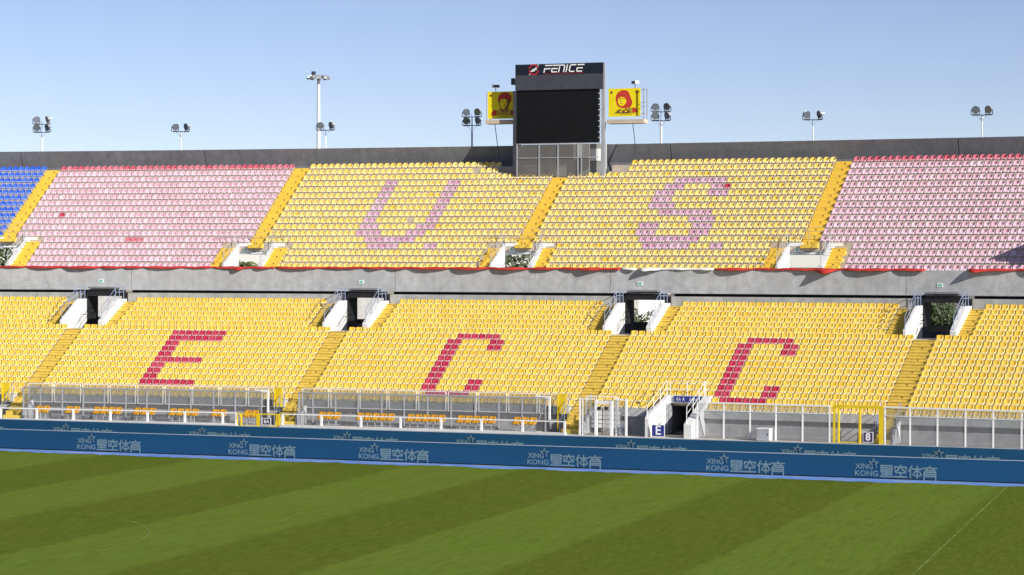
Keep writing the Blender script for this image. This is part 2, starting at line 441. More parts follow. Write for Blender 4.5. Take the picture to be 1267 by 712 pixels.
# ------------------------------------------------------------------ upper stand
upper = thing('upper_stand', 'upper tier of the curved concrete stand above the grey parapet wall', 'grandstand')
for i in range(1, 18):
    d, z = urow(i); iv = [(SL, SR)]
    for q in UVOM:
        if i >= q['top']: iv = cut(iv, q['o'][0] - FL, q['o'][1] + FR)
    if i <= 2: iv = cut(iv, -5.45, 1.85)
    for a, b in iv:
        m = MB(); m.arc(a, b, d, d + URD + 0.03, z - 0.72, z - 0.03); m.build('terrace_row', 'terrace_concrete', upper)
def step_piece(s0, s1, d, z, rise, run, parent, mat, mark=True, half=True):
    m = MB(); t = 0.012; zt = z - 0.03; ov = 0.018 if mat == 'yellow_paint' else 0.05
    m.arc(s0, s1, d - ov, d + run - 0.06, zt + 0.002, zt + 0.035)                      # tread with a nosing
    m.arc(s0, s1, d - t, d - 0.002, zt - rise + 0.04, zt + 0.0015)                        # painted riser
    if half:
        m.arc(s0, s1, d - run * 0.5, d - t - 0.001, zt - rise + 0.036, zt - rise * 0.5)
        m.arc(s0, s1, d - run * 0.5 - ov * 0.4, d - t - 0.002, zt - rise * 0.5 + 0.001, zt - rise * 0.5 + 0.026)
    if mark:
        c = (s0 + s1) / 2 + random.uniform(0.0, 0.16)
        m.arc(c - 0.05, c + 0.05, d - t - 0.012, d - t - 0.002, zt - rise * 0.36, zt - rise * 0.16, 1)
    return m.build('step', [mat, 'stain_brown'], parent)
def stair_base(s0, s1, da, za, db, zb, parent):
    """sloped slab under a flight; (da,za) low end, (db,zb) high end"""
    m = MB(); v = []
    for s in (s0, s1):
        v += [W(s, da, za - 0.35), W(s, da, za - 0.15), W(s, db, zb - 0.15), W(s, db, zb - 0.6)]
    m.add(v, [(3, 2, 1, 0), (4, 5, 6, 7), (0, 1, 5, 4), (1, 2, 6, 5), (2, 3, 7, 6), (3, 0, 4, 7)])
    return m.build('stairway', 'terrace_concrete', parent)
for k in range(4):
    l_, r_ = 'A%dL' % (k + 1), 'A%dR' % (k + 1); top = UVOM[k]['top']
    i0 = 3 if k == 2 else 1
    d1, z1 = urow(top - 1); d0, z0 = urow(i0)
    st = stair_base(edge(l_, 7) + 0.1, edge(r_, 7) - 0.1, d1 + 0.1, z1 - 0.4, d0 + 0.3, z0 - 0.4, upper)
    for i in range(i0, top):
        d, z = urow(i); step_piece(edge(l_, i) + 0.02, edge(r_, i) - 0.02, d, z, URZ, URD, st, 'yellow_paint')
    q = UVOM[k]
    for a, b in ((q['st'][0], q['o'][0] - FL), (q['o'][1] + FR, q['st'][1])):
        d1, z1 = urow(17); d0, z0 = urow(q['top'])
        st = stair_base(a + 0.1, b - 0.1, d1 + 0.1, z1 - 0.5, d0 + 0.4, z0 - 0.5, upper)
        for i in range(q['top'], 18):
            d, z = urow(i); step_piece(a + 0.01, b - 0.01, d, z, URZ if i < 17 else 0.02, URD, st, 'yellow_paint', i < 17, i < 17) if i < 17 else step_piece(a + 0.01, b - 0.01, d + 0.24, z, 0.05, URD - 0.16, st, 'yellow_paint', False, False)
# parapet panels with open joints
joints = [SL, -31.9, -10.77, 5.67, 26.82, SR]
for a, b in zip(joints, joints[1:]):
    m = MB(); m.arc(a + 0.02, b - 0.02, -0.10, 0.16, 9.76, 11.445)
    m.arc(a + 0.02, b - 0.02, -0.135, -0.102, 9.76, 9.86)
    m.build('parapet_panel', 'parapet_concrete', upper)
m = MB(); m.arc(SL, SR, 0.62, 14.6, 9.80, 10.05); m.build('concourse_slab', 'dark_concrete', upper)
# back wall leaning in over the top row
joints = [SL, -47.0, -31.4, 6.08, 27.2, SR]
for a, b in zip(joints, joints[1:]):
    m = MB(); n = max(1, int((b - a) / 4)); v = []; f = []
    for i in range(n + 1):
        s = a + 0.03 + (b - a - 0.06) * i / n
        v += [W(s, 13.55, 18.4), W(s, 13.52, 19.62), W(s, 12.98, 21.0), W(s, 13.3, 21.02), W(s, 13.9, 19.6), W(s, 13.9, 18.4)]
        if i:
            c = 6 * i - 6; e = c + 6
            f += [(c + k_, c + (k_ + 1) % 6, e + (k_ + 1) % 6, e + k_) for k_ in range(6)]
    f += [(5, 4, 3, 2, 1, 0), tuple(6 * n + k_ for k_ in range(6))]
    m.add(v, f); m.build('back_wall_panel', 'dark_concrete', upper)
# raking beams under the tier
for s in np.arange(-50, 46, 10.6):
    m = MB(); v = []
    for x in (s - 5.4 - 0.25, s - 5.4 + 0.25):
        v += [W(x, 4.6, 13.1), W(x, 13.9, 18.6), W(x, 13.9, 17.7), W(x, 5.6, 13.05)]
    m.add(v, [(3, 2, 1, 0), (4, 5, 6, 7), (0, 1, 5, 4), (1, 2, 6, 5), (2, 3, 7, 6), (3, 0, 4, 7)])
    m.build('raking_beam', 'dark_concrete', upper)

def frame_local(s):                                      # local axes at s (x along the row, y outwards)
    a = s / R; return Matrix.Rotation(-a, 4, 'Z')
# upper entrances
for k, q in enumerate(UVOM):
    oL, oR = q['o']; c = (oL + oR) / 2; hw = (oR - oL) / 2
    dT, zT = urow(q['top'] - 1); zt = zT - 0.03
    m = MB()
    prof = [(0.17, 10.06), (0.17, 11.72), (dT - 0.35, zt - 0.36), (dT - 0.012, zt - 0.36), (dT - 0.012, 10.06)]
    m.prism(prof, hw, hw + FR); at(m.build('entrance_wall', 'white_wall', upper), c, 0, 0)
    m = MB(); m.prism(prof, -hw - FL, -hw); e = m.build('entrance_wall', 'white_wall', upper); at(e, c, 0, 0)
    m = MB(); m.box(-hw, hw, dT + 0.04, dT + 0.3, zt - 0.95, zt - 0.71)
    o = m.build('lintel', 'grey_metal', e)
    m = MB(); m.box(-hw + 0.95, hw - 0.2, dT + 0.0, dT + 0.035, zt - 0.9, zt - 0.78)
    m.build('lintel_light', 'sign_white', e)
    # handrails along both flanks and a rail over the opening
    for sx in (-1, 1):
        x = sx * (hw + (FR if sx > 0 else FL) / 2); m = MB()
        for h in (0.5, 0.95):
            m.tube((x, 0.2, 11.7 + h), (x, dT - 0.3, zt - 0.36 + h), 0.022, 5)
        for t in (0.0, 0.5, 1.0):
            y = 0.2 + (dT - 0.5) * t; zz = 11.7 + (zt - 0.36 - 11.7) * t
            m.tube((x, y, zz), (x, y, zz + 0.95), 0.025, 5)
        m.build('handrail', 'grey_metal', e)
    m = MB()
    for h in (0.35, 0.7, 1.0): m.tube((-hw - 1.3, dT - 0.06, zt + h), (hw + 1.3, dT - 0.06, zt + h), 0.014, 4)
    for x in (-hw - 1.3, -hw, 0, hw, hw + 1.3): m.tube((x, dT - 0.06, zt - 0.2), (x, dT - 0.06, zt + 1.0), 0.016, 4)
    m.build('guard_rail', 'galvanised', e)
    for x0, x1 in ((-hw - 0.2, -hw + 1.0), (hw - 0.15, hw + 1.0)):
        m = MB(); m.box(x0, x1, dT - 0.03, dT - 0.016, zt - 0.34, zt - 0.1); m.build('riser_plate', 'sign_white', e)
    m = MB(); m.box(-hw + 0.35, -hw + 0.7, dT - 0.03, dT + 0.02, zt - 0.72, zt - 0.48); m.box(-hw + 0.43, -hw + 0.62, dT - 0.036, dT - 0.031, zt - 0.67, zt - 0.53, 1); m.build('exit_plate', ['sign_white', 'green_sign'], e)

# ------------------------------------------------------------------ lower stand
lower = thing('lower_stand', 'lower tier of the curved stand between the walkway and the parapet wall', 'grandstand')
for i in range(1, 20):
    d, z = lrow(i); iv = [(SL, SR)]
    if i <= 6:
        for q in LVOM: iv = cut(iv, q['o'][0] - FL, q['o'][1] + FR)
    if i >= 18: iv = cut(iv, TUN[0] - 0.25, TUN[1] + 0.5)
    for a, b in iv:
        m = MB(); m.arc(a, b, d, d + LRD + 0.03, z - 0.62, z - 0.03); m.build('terrace_row', 'terrace_lower', lower)
for k in range(4):
    l_, r_ = 'L%dL' % (k + 1), 'L%dR' % (k + 1)
    d1, z1 = lrow(19); d0, z0 = lrow(7)
    st = stair_base(edge(l_, 12), edge(r_, 12), d1 + 0.1, z1 - 0.4, d0 + 0.3, z0 - 0.4, lower)
    for i in range(7, 20):
        d, z = lrow(i); step_piece(edge(l_, i) + 0.02, edge(r_, i) - 0.02, d, z, 0.358, LRD, st, 'yellow_paint_lower', i % 2 == 0)
    q = LVOM[k]
    for a, b in ((q['st'][0], q['o'][0] - FL), (q['o'][1] + FR, q['st'][1])):
        d1, z1 = lrow(6); d0, z0 = lrow(1)
        st = stair_base(a + 0.1, b - 0.1, d1 + 0.1, z1 - 0.4, d0 + 0.3, z0 - 0.4, lower)
        for i in range(1, 7):
            d, z = lrow(i); step_piece(a + 0.01, b - 0.01, d, z, 0.3224, LRD, st, 'yellow_paint_lower', i % 2 == 1)
# wall behind the top row, with gaps at the entrances
iv = [(SL, SR)]
for q in LVOM: iv = cut(iv, q['o'][0] - FL, q['o'][1] + FR)
for a, b in iv:
    m = MB(); m.arc(a, b, -0.72, -0.50, 8.0, 9.56); m.build('back_wall_panel', 'wall_concrete', lower)
m = MB(); m.arc(SL, SR, -0.9, 14.5, 6.55, 6.88); m.build('concourse_floor', 'dark_floor', lower)
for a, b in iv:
    m = MB(); m.arc(a - 0.1, b + 0.1, 0.3, 0.6, 6.9, 10.2); m.build('slit_shade_wall', 'plain_black', lower)  # black wall stands in for the shade in the slit under the parapet
m = MB(); m.arc(SL, SR, 13.9, 14.15, 6.9, 7.35); m.build('concourse_parapet', 'render_white', lower)
for k, q in enumerate(LVOM):
    oL, oR = q['o']; c = (oL + oR) / 2; hw = (oR - oL) / 2
    m = MB()
    prof = [(-5.25, 6.5), (-5.25, 7.52), (-5.05, 7.68), (-2.35, 9.1), (-0.95, 9.1), (-0.95, 6.5)]
    m.prism(prof, hw, hw + FR); at(m.build('entrance_wall', 'white_wall', lower), c, 0, 0)
    m = MB(); m.prism(prof, -hw - FL, -hw); e = m.build('entrance_wall', 'white_wall', lower); at(e, c, 0, 0)
    m = MB(); m.box(-hw - 0.3, hw + 0.3, -5.6, -0.9, 6.7, 6.945); m.build('entrance_floor', 'walkway_concrete', e)
    m = MB(); m.box(-hw - FL, -hw + 0.04, -0.94, 1.0, 6.9, 9.55); m.build('passage_wall', 'plain_black', e)
    m = MB(); m.box(hw - 0.04, hw + FR, -0.94, 0.35, 6.9, 9.55); m.build('passage_wall', 'plain_black', e)
    m = MB(); m.box(-hw + 0.045, hw - 0.045, -0.92, -0.15, 9.30, 9.755); m.build('door_lintel', 'plain_black', e)
    m = MB(); m.box(-hw + 0.2, hw - 0.5, -1.15, -0.14, 9.88, 9.99); m.build('canopy', 'dark_concrete', e)
    for sx in (-1, 1):
        x = sx * (hw + (FR if sx > 0 else FL) / 2); m = MB()
        for zz in (9.62, 10.02): m.tube((x, -2.6, zz), (x, -1.1, zz), 0.028, 5)
        for y in (-2.6, -1.85, -1.1): m.tube((x, y, 9.0), (x, y, 10.02), 0.028, 5)
        for h in (0.35, 0.78):
            m.tube((x, -2.6, 9.12 + h), (x, -5.1, 7.75 + h), 0.024, 5)
        m.tube((x, -5.1, 7.6), (x, -5.1, 8.53), 0.026, 5); m.tube((x, -3.9, 8.25), (x, -3.9, 9.18), 0.022, 5)
        m.build('handrail', 'blue_grey_metal', e)
    # wall handrail inside the left flank
    m = MB(); m.tube((-hw + 0.08, -2.9, 7.2), (-hw + 0.08, -1.9, 7.95), 0.02, 5); m.tube((-hw + 0.08, -1.9, 7.95), (-hw + 0.08, -0.95, 7.95), 0.02, 5)
    m.build('wall_handrail', 'grey_metal', e)
    if k >= 1:
        m = MB(); 
        for zz in (7.4, 7.9): m.tube((-hw * 0.2, 2.0, zz), (hw, 2.0, zz), 0.03, 5)
        m.tube((hw * 0.1, 2.0, 6.9), (hw * 0.1, 2.0, 7.95), 0.04, 5); m.build('barrier', 'dark_metal', e)

# front wall and its fascia
iv = cut([(SL, SR)], TUN[0] - 0.25, TUN[1] + 0.5)
STAIRS = [(-34.5, -33.0), (-13.3, -11.75), (7.75, 9.2), (29.15, 30.25)]
for a, b in STAIRS: iv = cut(iv, a, b)
for a, b in iv:
    m = MB(); m.arc(a, b, -14.25, -13.97, 0.9, 2.1); o = m.build('front_wall', 'wall_concrete', lower)
    m = MB(); m.arc(a, b, -14.5, -13.96, 2.102, 2.585); m.build('fascia', 'parapet_concrete', o)
# flights from the front row to the walkway
for a, b in STAIRS:
    st = stair_base(a + 0.05, b - 0.05, -16.2, 0.95, -14.1, 2.4, lower)
    for j in range(5):
        zt = 2.62 - 0.27 * (j + 1); dd = -13.97 - 0.42 * (j + 1)
        m = MB(); m.arc(a, b, dd, dd + 0.43, zt - 0.35 if j < 4 else 1.001, zt); m.build('step', 'yellow_paint_lower', st)
    m = MB(); m.arc(b + 0.002, b + 0.14, -16.1, -14.52, 1.001, 1.5, z1b=2.3); m.build('stair_cheek', 'white_wall', st)
    for x in (a - 0.06, b + 0.07):
        m = MB()
        for h in (0.5, 0.95): m.tube(W(x, -16.1, 1.25 + h), W(x, -14.3, 2.5 + h), 0.02, 5)
        for t in (0, 0.5, 1): m.tube(W(x, -16.1 + 1.8 * t, 1.0 + 1.25 * t), W(x, -16.1 + 1.8 * t, 2.2 + 1.25 * t), 0.022, 5)
        m.build('handrail', 'blue_grey_metal', st)

# tunnel mouth with white flank walls
tc = (TUN[0] + TUN[1]) / 2; hw = (TUN[1] - TUN[0]) / 2
prof = [(-17.0, 1.001), (-17.0, 2.15), (-16.85, 2.35), (-13.0, 3.42), (-12.62, 3.42), (-12.62, 1.001)]
prof2 = [(-17.0, 1.001), (-17.0, 1.85), (-16.85, 1.95), (-13.0, 3.42), (-12.62, 3.42), (-12.62, 1.001)]
m = MB(); m.prism(prof2, hw, hw + 0.5); at(m.build('tunnel_wall', 'white_wall', lower), tc, 0, 0)
m = MB(); m.prism(prof, -hw - 0.25, -hw)
e = m.build('tunnel_wall', 'white_wall', lower); at(e, tc, 0, 0)
m = MB(); m.box(-hw, hw, -12.98, -12.6, 2.92, 3.42); m.build('lintel', 'white_wall', e)
for bx in ((-hw + 0.002, hw - 0.002, -12.6, -7.0, 0.95, 1.003), (-hw - 0.2, -hw, -12.61, -7, 1.0, 2.95), (hw, hw + 0.2, -12.61, -7, 1.0, 2.95), (-hw, hw, -6.99, -6.8, 1, 2.95)):
    m = MB(); m.box(*bx); m.build('tunnel_lining', 'dark_concrete', e)
m = MB(); m.box(-hw + 0.02, -hw + 0.09, -13.6, -12.65, 1.01, 2.9); m.build('door_leaf', 'grey_metal', e)
for sx in (-1, 1):
    x = sx * (hw + 0.15); m = MB()
    for h in (0.5, 0.95): m.tube((x, -16.9, 2.0 + h), (x, -13.0, 3.42 + h), 0.016, 5)
    for t in (0, 0.33, 0.66, 1): m.tube((x, -16.9 + 3.9 * t, 1.9 + 1.5 * t), (x, -16.9 + 3.9 * t, 2.95 + 1.42 * t), 0.024, 5)
    m.build('handrail', 'white_metal', e)
m = MB()
for h in (0.4, 0.9): m.tube((-hw, -12.8, 3.42 + h), (hw + 0.4, -12.8, 3.42 + h), 0.02, 5)
for x in (-hw, 0, hw): m.tube((x, -12.8, 3.42), (x, -12.8, 4.32), 0.022, 5)
m.build('handrail', 'white_metal', e)

# ------------------------------------------------------------------ seats
FEDGE = {}
def seat_geo(kind):
    w, h = (0.475, 0.365) if kind == 'round' else (0.48, 0.345)
    cols = [-0.5, -0.30, 0.0, 0.30, 0.5]
    lp = -0.032 if kind == 'round' else -0.02
    prof = [(lp, -0.03), (lp, 0.045), (0.14, 0.02), (0.27, 0.03), (0.335, 0.13), (0.365, 0.23), (0.38, h)]
    V = []
    for r_i, (y, z) in enumerate(prof):
        for c in cols:
            e = abs(c) * 2; x = c * w; yy = y; zz = z
            if r_i >= 3: yy -= (0.11 if kind == 'round' else 0.075) * e ** 2
            elif r_i >= 1: zz += 0.035 * e ** 3
            if kind == 'round':
                if r_i == len(prof) - 1: zz -= 0.10 * e ** 4 + 0.008 * e
                if r_i == len(prof) - 2: x *= 1.0; zz -= 0.015 * e ** 4
                if r_i == len(prof) - 1: x *= 0.90
            else:
                if r_i == len(prof) - 1: zz -= 0.02 * e ** 6; x *= 0.97
            V.append((x, yy, zz))
    nr, nc = len(prof), len(cols); N = nr * nc
    B = [(x, y + 0.03, z - 0.012) if i >= nc * 3 else (x * 0.98, y + 0.006, z - 0.028) for i, (x, y, z) in enumerate(V)]
    F = []; E = []
    for a in range(nr - 1):
        for b in range(nc - 1):
            i = a * nc + b
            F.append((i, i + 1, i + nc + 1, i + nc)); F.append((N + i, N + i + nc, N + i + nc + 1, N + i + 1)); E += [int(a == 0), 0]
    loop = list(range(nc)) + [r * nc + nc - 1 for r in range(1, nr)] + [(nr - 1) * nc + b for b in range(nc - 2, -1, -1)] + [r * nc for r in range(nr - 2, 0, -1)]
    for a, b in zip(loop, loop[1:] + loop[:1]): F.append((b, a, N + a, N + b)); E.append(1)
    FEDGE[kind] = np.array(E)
    return np.array(V + B), F
GEO = {k: seat_geo(k) for k in ('round', 'square')}
SEATMESH = {}
def seat_mesh(kind, mat):
    if (kind, mat) not in SEATMESH:
        V, F = GEO[kind]; me = bpy.data.meshes.new('seat_shell'); me.from_pydata(V.tolist(), [], F)
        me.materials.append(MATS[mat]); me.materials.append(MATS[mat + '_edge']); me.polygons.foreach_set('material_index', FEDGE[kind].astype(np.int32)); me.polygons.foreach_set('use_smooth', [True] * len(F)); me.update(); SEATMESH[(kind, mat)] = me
    return SEATMESH[(kind, mat)]
def one_seat(name, kind, mat, s, d, z, label, cat, group):
    o = bpy.data.objects.new(name, seat_mesh(kind, mat)); COL.objects.link(o)
    at(o, s, d, z, random.uniform(-0.02, 0.02)); tag(o, label, cat, group); return o
def seat_mass(name, kind, mats, lst, label, cat):
    V, F = GEO[kind]; n = len(lst); F = np.array(F); NV = len(V)
    allv = np.empty((n, NV, 3))
    for k, (s, d, z, mi) in enumerate(lst):
        a = -s / R + random.uniform(-0.02, 0.02); c_, s_ = math.cos(a), math.sin(a); x, y, zz = W(s, d, z)
        allv[k, :, 0] = V[:, 0] * c_ - V[:, 1] * s_ + x; allv[k, :, 1] = V[:, 0] * s_ + V[:, 1] * c_ + y; allv[k, :, 2] = V[:, 2] + zz + random.uniform(-0.006, 0.006)
    allf = (F[None] + (np.arange(n) * NV)[:, None, None]).reshape(-1, 4)
    me = bpy.data.meshes.new(name); me.vertices.add(n * NV); me.vertices.foreach_set('co', allv.ravel())
    me.loops.add(len(allf) * 4); me.loops.foreach_set('vertex_index', allf.ravel())
    me.polygons.add(len(allf)); me.polygons.foreach_set('loop_start', np.arange(len(allf)) * 4); me.polygons.foreach_set('loop_total', np.full(len(allf), 4))
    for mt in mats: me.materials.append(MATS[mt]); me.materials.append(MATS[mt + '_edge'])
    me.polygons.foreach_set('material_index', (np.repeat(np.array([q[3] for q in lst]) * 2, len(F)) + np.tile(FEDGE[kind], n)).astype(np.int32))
    me.polygons.foreach_set('use_smooth', np.ones(len(allf), bool)); me.update(); me.validate()
    o = bpy.data.objects.new(name, me); COL.objects.link(o); o['kind'] = 'stuff'; o['label'] = label; o['category'] = cat; return o

LET = {
 'U': {4: [14, 15, 24, 25], 5: [14, 15, 24, 25], 6: [14, 15, 24, 25], 7: [14, 15, 24, 25], 8: [14, 15, 24, 25], 9: [14, 15, 24, 25], 10: [14, 15, 24, 25], 11: [14, 15, 16, 23, 24, 25], 12: [14, 15, 16, 17, 22, 23, 24], 13: [16, 17, 18, 19, 20, 21, 22, 23], 14: [17, 18, 19, 20, 21, 26, 27]},
 'S': {4: [17, 18, 19, 20, 21, 22, 23, 24], 5: [16, 17, 18, 23, 24], 6: [15, 16, 17, 23, 24, 25], 7: [15, 16, 17], 8: [15, 16, 17, 18], 9: [17, 18, 19, 20, 21, 22, 23, 24], 10: [22, 23, 24, 25], 11: [15, 16, 17, 23, 24, 25], 12: [15, 16, 17, 23, 24, 25], 13: [16, 17, 18, 19, 20, 21, 22, 23, 24], 14: [17, 18, 19, 20, 21, 22, 23, 27, 28]},
 'E': {8: [14, 15, 16, 17, 18, 19, 20, 21], 9: [14, 15, 16, 17, 18, 19, 20, 21], 10: [14, 15], 11: [14, 15], 12: [14, 15], 13: [14, 15, 16, 17, 18, 19, 20], 14: [14, 15], 15: [14, 15], 16: [14, 15], 17: [14, 15, 16, 17, 18, 19, 20, 21]},
 'C': {8: [16, 17, 18, 19, 20, 21], 9: [15, 16, 21, 22], 10: [15, 16, 21, 22], 11: [15, 16], 12: [15, 16], 13: [15, 16], 14: [15, 16], 15: [15, 16], 16: [15, 16, 21, 22], 17: [15, 16, 21, 22], 18: [16, 17, 18, 19, 20, 21]},
}
def visible_depth(P):
    v = Vector(P) - CAM; z = v.dot(fw)
    x = v.dot(r2) / z * 79.81 / 36; y = v.dot(u2) / z * 79.81 / 36
    return z if abs(x) < 0.5 and abs(y) < 0.281 else None

mass = {'blue': [], 'yellow_up': [], 'pink': [], 'yellow_lo': []}
near_y, near_p = [], []
SECT = [('blue', None, 'A1L'), ('pinkL', 'A1R', 'A2L'), ('U', 'A2R', 'A3L'), ('S', 'A3R', 'A4L'), ('pinkR', 'A4R', None)]
letter_no = {}
def letter_seat(kind, mat, name, word, let, i, j, first_row, row_cols, s, d, z, cat, group):
    r = i - first_row + 1; k = row_cols.index(j) + 1
    lab = '%s seat of the letter %s, its %s row, %s from left' % (word, let, ordi(r), ordi(k))
    one_seat(name, kind, mat, s, d, z, lab, cat, group)
for sec, l_, r_ in SECT:
    for i in range(1, 18):
        d, z = urow(i)
        if sec == 'blue': e = edge(r_, i); ss = [(j, e - (j + 0.5) * 0.49) for j in range(int((e - SL) / 0.49))]
        elif sec == 'pinkR': e = edge(l_, i); ss = [(j, e + (j + 0.5) * 0.497) for j in range(int((SR - e) / 0.497))]
        else: a, b = edge(l_, i), edge(r_, i); ss = [(j, a + (j + 0.5) * (b - a) / 40) for j in range(40)]
        for j, s in ss:
            if any(i >= q['top'] and q['st'][0] - 0.14 < s < q['st'][1] + 0.14 for q in UVOM): continue
            if i <= 2 and -7.05 < s < 3.35: continue
            if random.random() < 0.0006 and sec != 'blue': continue            # a lost seat here and there
            P = W(s, d + 0.2, z + 0.15); vd = visible_depth(P)
            if sec == 'blue':
                if vd: one_seat('blue_stadium_chair', 'round', 'seat_blue', s, d, z, 'blue seat in the %s row from the top, %s left of the leftmost stair' % (ordi(i), ordi(j + 1)), 'seat', 'blue seats of the upper tier')
                else: mass['blue'].append((s, d, z, 0))
                continue
            if sec in 'US' and len(sec) == 1:
                rc = LET[sec].get(i, [])
                if sec == 'S' and i == 5 and j == 25:
                    one_seat('red_stadium_chair', 'round', 'seat_crimson', s, d, z, 'single bright red seat at the upper right tip of the letter S', 'seat', None); continue
                if j in rc:
                    letter_seat('round', 'seat_mauve', 'mauve_stadium_chair', 'pale mauve', sec, i, j, 4, rc, s, d, z, 'seat', 'mauve seats that spell letters on the upper tier'); continue
                mass['yellow_up'].append((s, d, z, 1 if random.random() < 0.03 else 0)); continue
            if sec == 'pinkL' and (i, j) == (9, 5):
                one_seat('red_stadium_chair', 'round', 'seat_crimson', s, d, z, 'single bright red seat near the left edge of the left pink block', 'seat', None); continue
            rec = (s, d, z, 1 if i == 1 or (sec == 'pinkL' and i == 13 and 18 < j < 22) else 0)
            if sec == 'pinkR' and vd and i > 1: near_p.append((vd, rec, i, j))
            else: mass['pink'].append(rec)
near_p.sort(key=lambda q: q[0])
for k, (vd, rec, i, j) in enumerate(near_p):
    if k < 300:
        one_seat('pink_stadium_chair', 'round', 'seat_pink', rec[0], rec[1], rec[2], 'faded pink seat, %s row from the bottom, %s right of the rightmost upper stair' % (ordi(18 - i), ordi(j + 1)), 'seat', 'pink seats of the right upper block')
    else: mass['pink'].append(rec)

LSECT = [('left', None, 'L1L', -1), ('E', 'L1R', 'L2L', 0), ('C', 'L2R', 'L3L', 1), ('D', 'L3R', 'L4L', 2), ('right', 'L4R', None, 3)]
STAIRSIDE = {'D': 'left', 'right': 'right'}
for sec, l_, r_, k in LSECT:
    for i in range(1, 20):
        d, z = lrow(i)
        if i <= 6:
            a = SL if k < 0 else LVOM[k]['st'][1] + 0.02
            b = SR if k == 3 else LVOM[k + 1]['st'][0] - 0.02
        else:
            a = SL if l_ is None else edge(l_, i)
            b = SR if r_ is None else edge(r_, i)
        if l_ is None: n = int((b - a) / 0.535); ss = [b - (j + 0.5) * 0.535 for j in range(n)]
        elif r_ is None: n = int((b - a) / 0.54); ss = [a + (j + 0.5) * 0.54 for j in range(n)]
        else: n = 37 if i > 6 else int(round((b - a) / 0.535)); ss = [a + (j + 0.5) * (b - a) / n for j in range(n)]
        for j, s in enumerate(ss):
            if i >= 18 and TUN[0] - 0.45 < s < TUN[1] + 0.7: continue
            rc = LET.get('C' if sec == 'D' else sec, {}).get(i, [])
            if i > 6 and j in rc:
                word = {'E': 'E', 'C': 'C, the left one', 'D': 'C, the right one'}[sec]
                letter_seat('square', 'seat_crimson', 'crimson_stadium_chair', 'crimson', word, i, j, 8, rc, s, d, z, 'seat', 'crimson seats that spell letters on the lower tier'); continue
            vd = visible_depth(W(s, d + 0.2, z + 0.15))
            rec = (s, d, z, 0)
            if vd and sec in ('D', 'right') and i > 6:
                jj = j + 1 if sec == 'right' else n - j
                near_y.append((vd, rec, i, jj, STAIRSIDE[sec]))
            else: mass['yellow_lo'].append(rec)
near_y.sort(key=lambda q: q[0])
for k, (vd, rec, i, j, side) in enumerate(near_y):
    if k < 300:
        one_seat('yellow_stadium_chair', 'square', 'seat_yellow_lower', rec[0], rec[1], rec[2], 'yellow seat, %s row from the front, %s %s of the stair behind sign 8' % (ordi(20 - i), ordi(j), side), 'seat', 'yellow seats beside the stair behind sign 8')
    else: mass['yellow_lo'].append(rec)
seat_mass('pale_yellow_seats', 'round', ['seat_yellow_upper', 'seat_yellow_lower'], mass['yellow_up'], 'pale yellow seats filling the two middle blocks of the upper tier', 'seats')
seat_mass('blue_seats', 'round', ['seat_blue'], mass['blue'], 'blue seats farther along the upper tier', 'seats')
seat_mass('pink_seats', 'round', ['seat_pink', 'seat_rose'], mass['pink'], 'faded pink seats filling the outer blocks of the upper tier', 'seats')
seat_mass('yellow_seats', 'square', ['seat_yellow_lower'], mass['yellow_lo'], 'golden yellow seats filling the lower tier', 'seats')

# ------------------------------------------------------------------ cloth along the parapet
def banner(s0, s1, mat, label, name, seed, flaps=()):
    rr = random.Random(seed); n = int((s1 - s0) / 0.2); 
    knots = [s0]
    while knots[-1] < s1: knots.append(knots[-1] + rr.uniform(1.6, 3.6))
    amp = [rr.uniform(0.10, 0.34) for _ in knots]
    v = []; f = []
    for i in range(n + 1):
        s = s0 + (s1 - s0) * i / n
        k = max(q for q, kn in enumerate(knots) if kn <= s + 1e-6); k = min(k, len(knots) - 2)
        t = (s - knots[k]) / (knots[k + 1] - knots[k]); b = amp[k] * math.sin(math.pi * min(1, t)) ** 0.8
        drop = 0.0
        for fs, fw_, fo, fd in flaps:
            q = max(0, 1 - abs(s - fs) / fw_); b += fo * q; drop += fd * q
        zt = 11.565 + 0.02 * math.sin(s * 3.1) + 0.012 * math.sin(s * 9.7); zb = 11.44 - 0.05 * b / 0.3 - drop - 0.015 * math.sin(s * 7)
        v += [W(s, -0.02, 11.47), W(s, -0.06, zt), W(s, -0.16 - 0.4 * b, zt - 0.05), W(s, -0.13 - b, zb), W(s, -0.115 - b, zb - 0.012), W(s, -0.11, 11.46)]
        if i:
            c = 6 * i - 6; e = c + 6
            f += [(c + q, c + (q + 1) % 6, e + (q + 1) % 6, e + q) for q in range(6)]
    f += [(5, 4, 3, 2, 1, 0), tuple(6 * n + q for q in range(6))]
    m = MB(); m.add(v, f); m.sm = True; o = m.build(name, mat); return tag(o, label, 'banner')
banner(-56, -20.3, 'red_cloth', 'red cloth strip along the parapet below the left pink block', 'red_banner', 1, [(-47.0, 0.5, 0.1, 0.0), (-23.2, 0.5, 0.2, 0.12)])
banner(-20.25, 6.42, 'red_cloth', 'orange red cloth strip along the parapet below the letter U', 'red_banner', 2, [(4.3, 1.0, 0.35, 0.02)])
banner(6.46, 7.62, 'white_cloth', 'short piece of white cloth on the parapet next to the red strip', 'white_banner', 3)
banner(7.9, 13.3, 'white_cloth', 'long white cloth strip along the parapet below the letter S', 'white_banner', 4, [(8.3, 1.1, 0.45, 0.03)])
banner(13.34, 28.1, 'red_cloth', 'red cloth strip with a loose hanging tip below the rightmost upper stair', 'red_banner', 5, [(21.3, 0.75, 0.55, 0.16), (19.6, 1.0, 0.15, 0)])
banner(31.1, 44.0, 'red_cloth', 'red cloth strip at the right end of the parapet past a bare stretch', 'red_banner', 6, [(31.5, 0.9, 0.5, 0.02)])

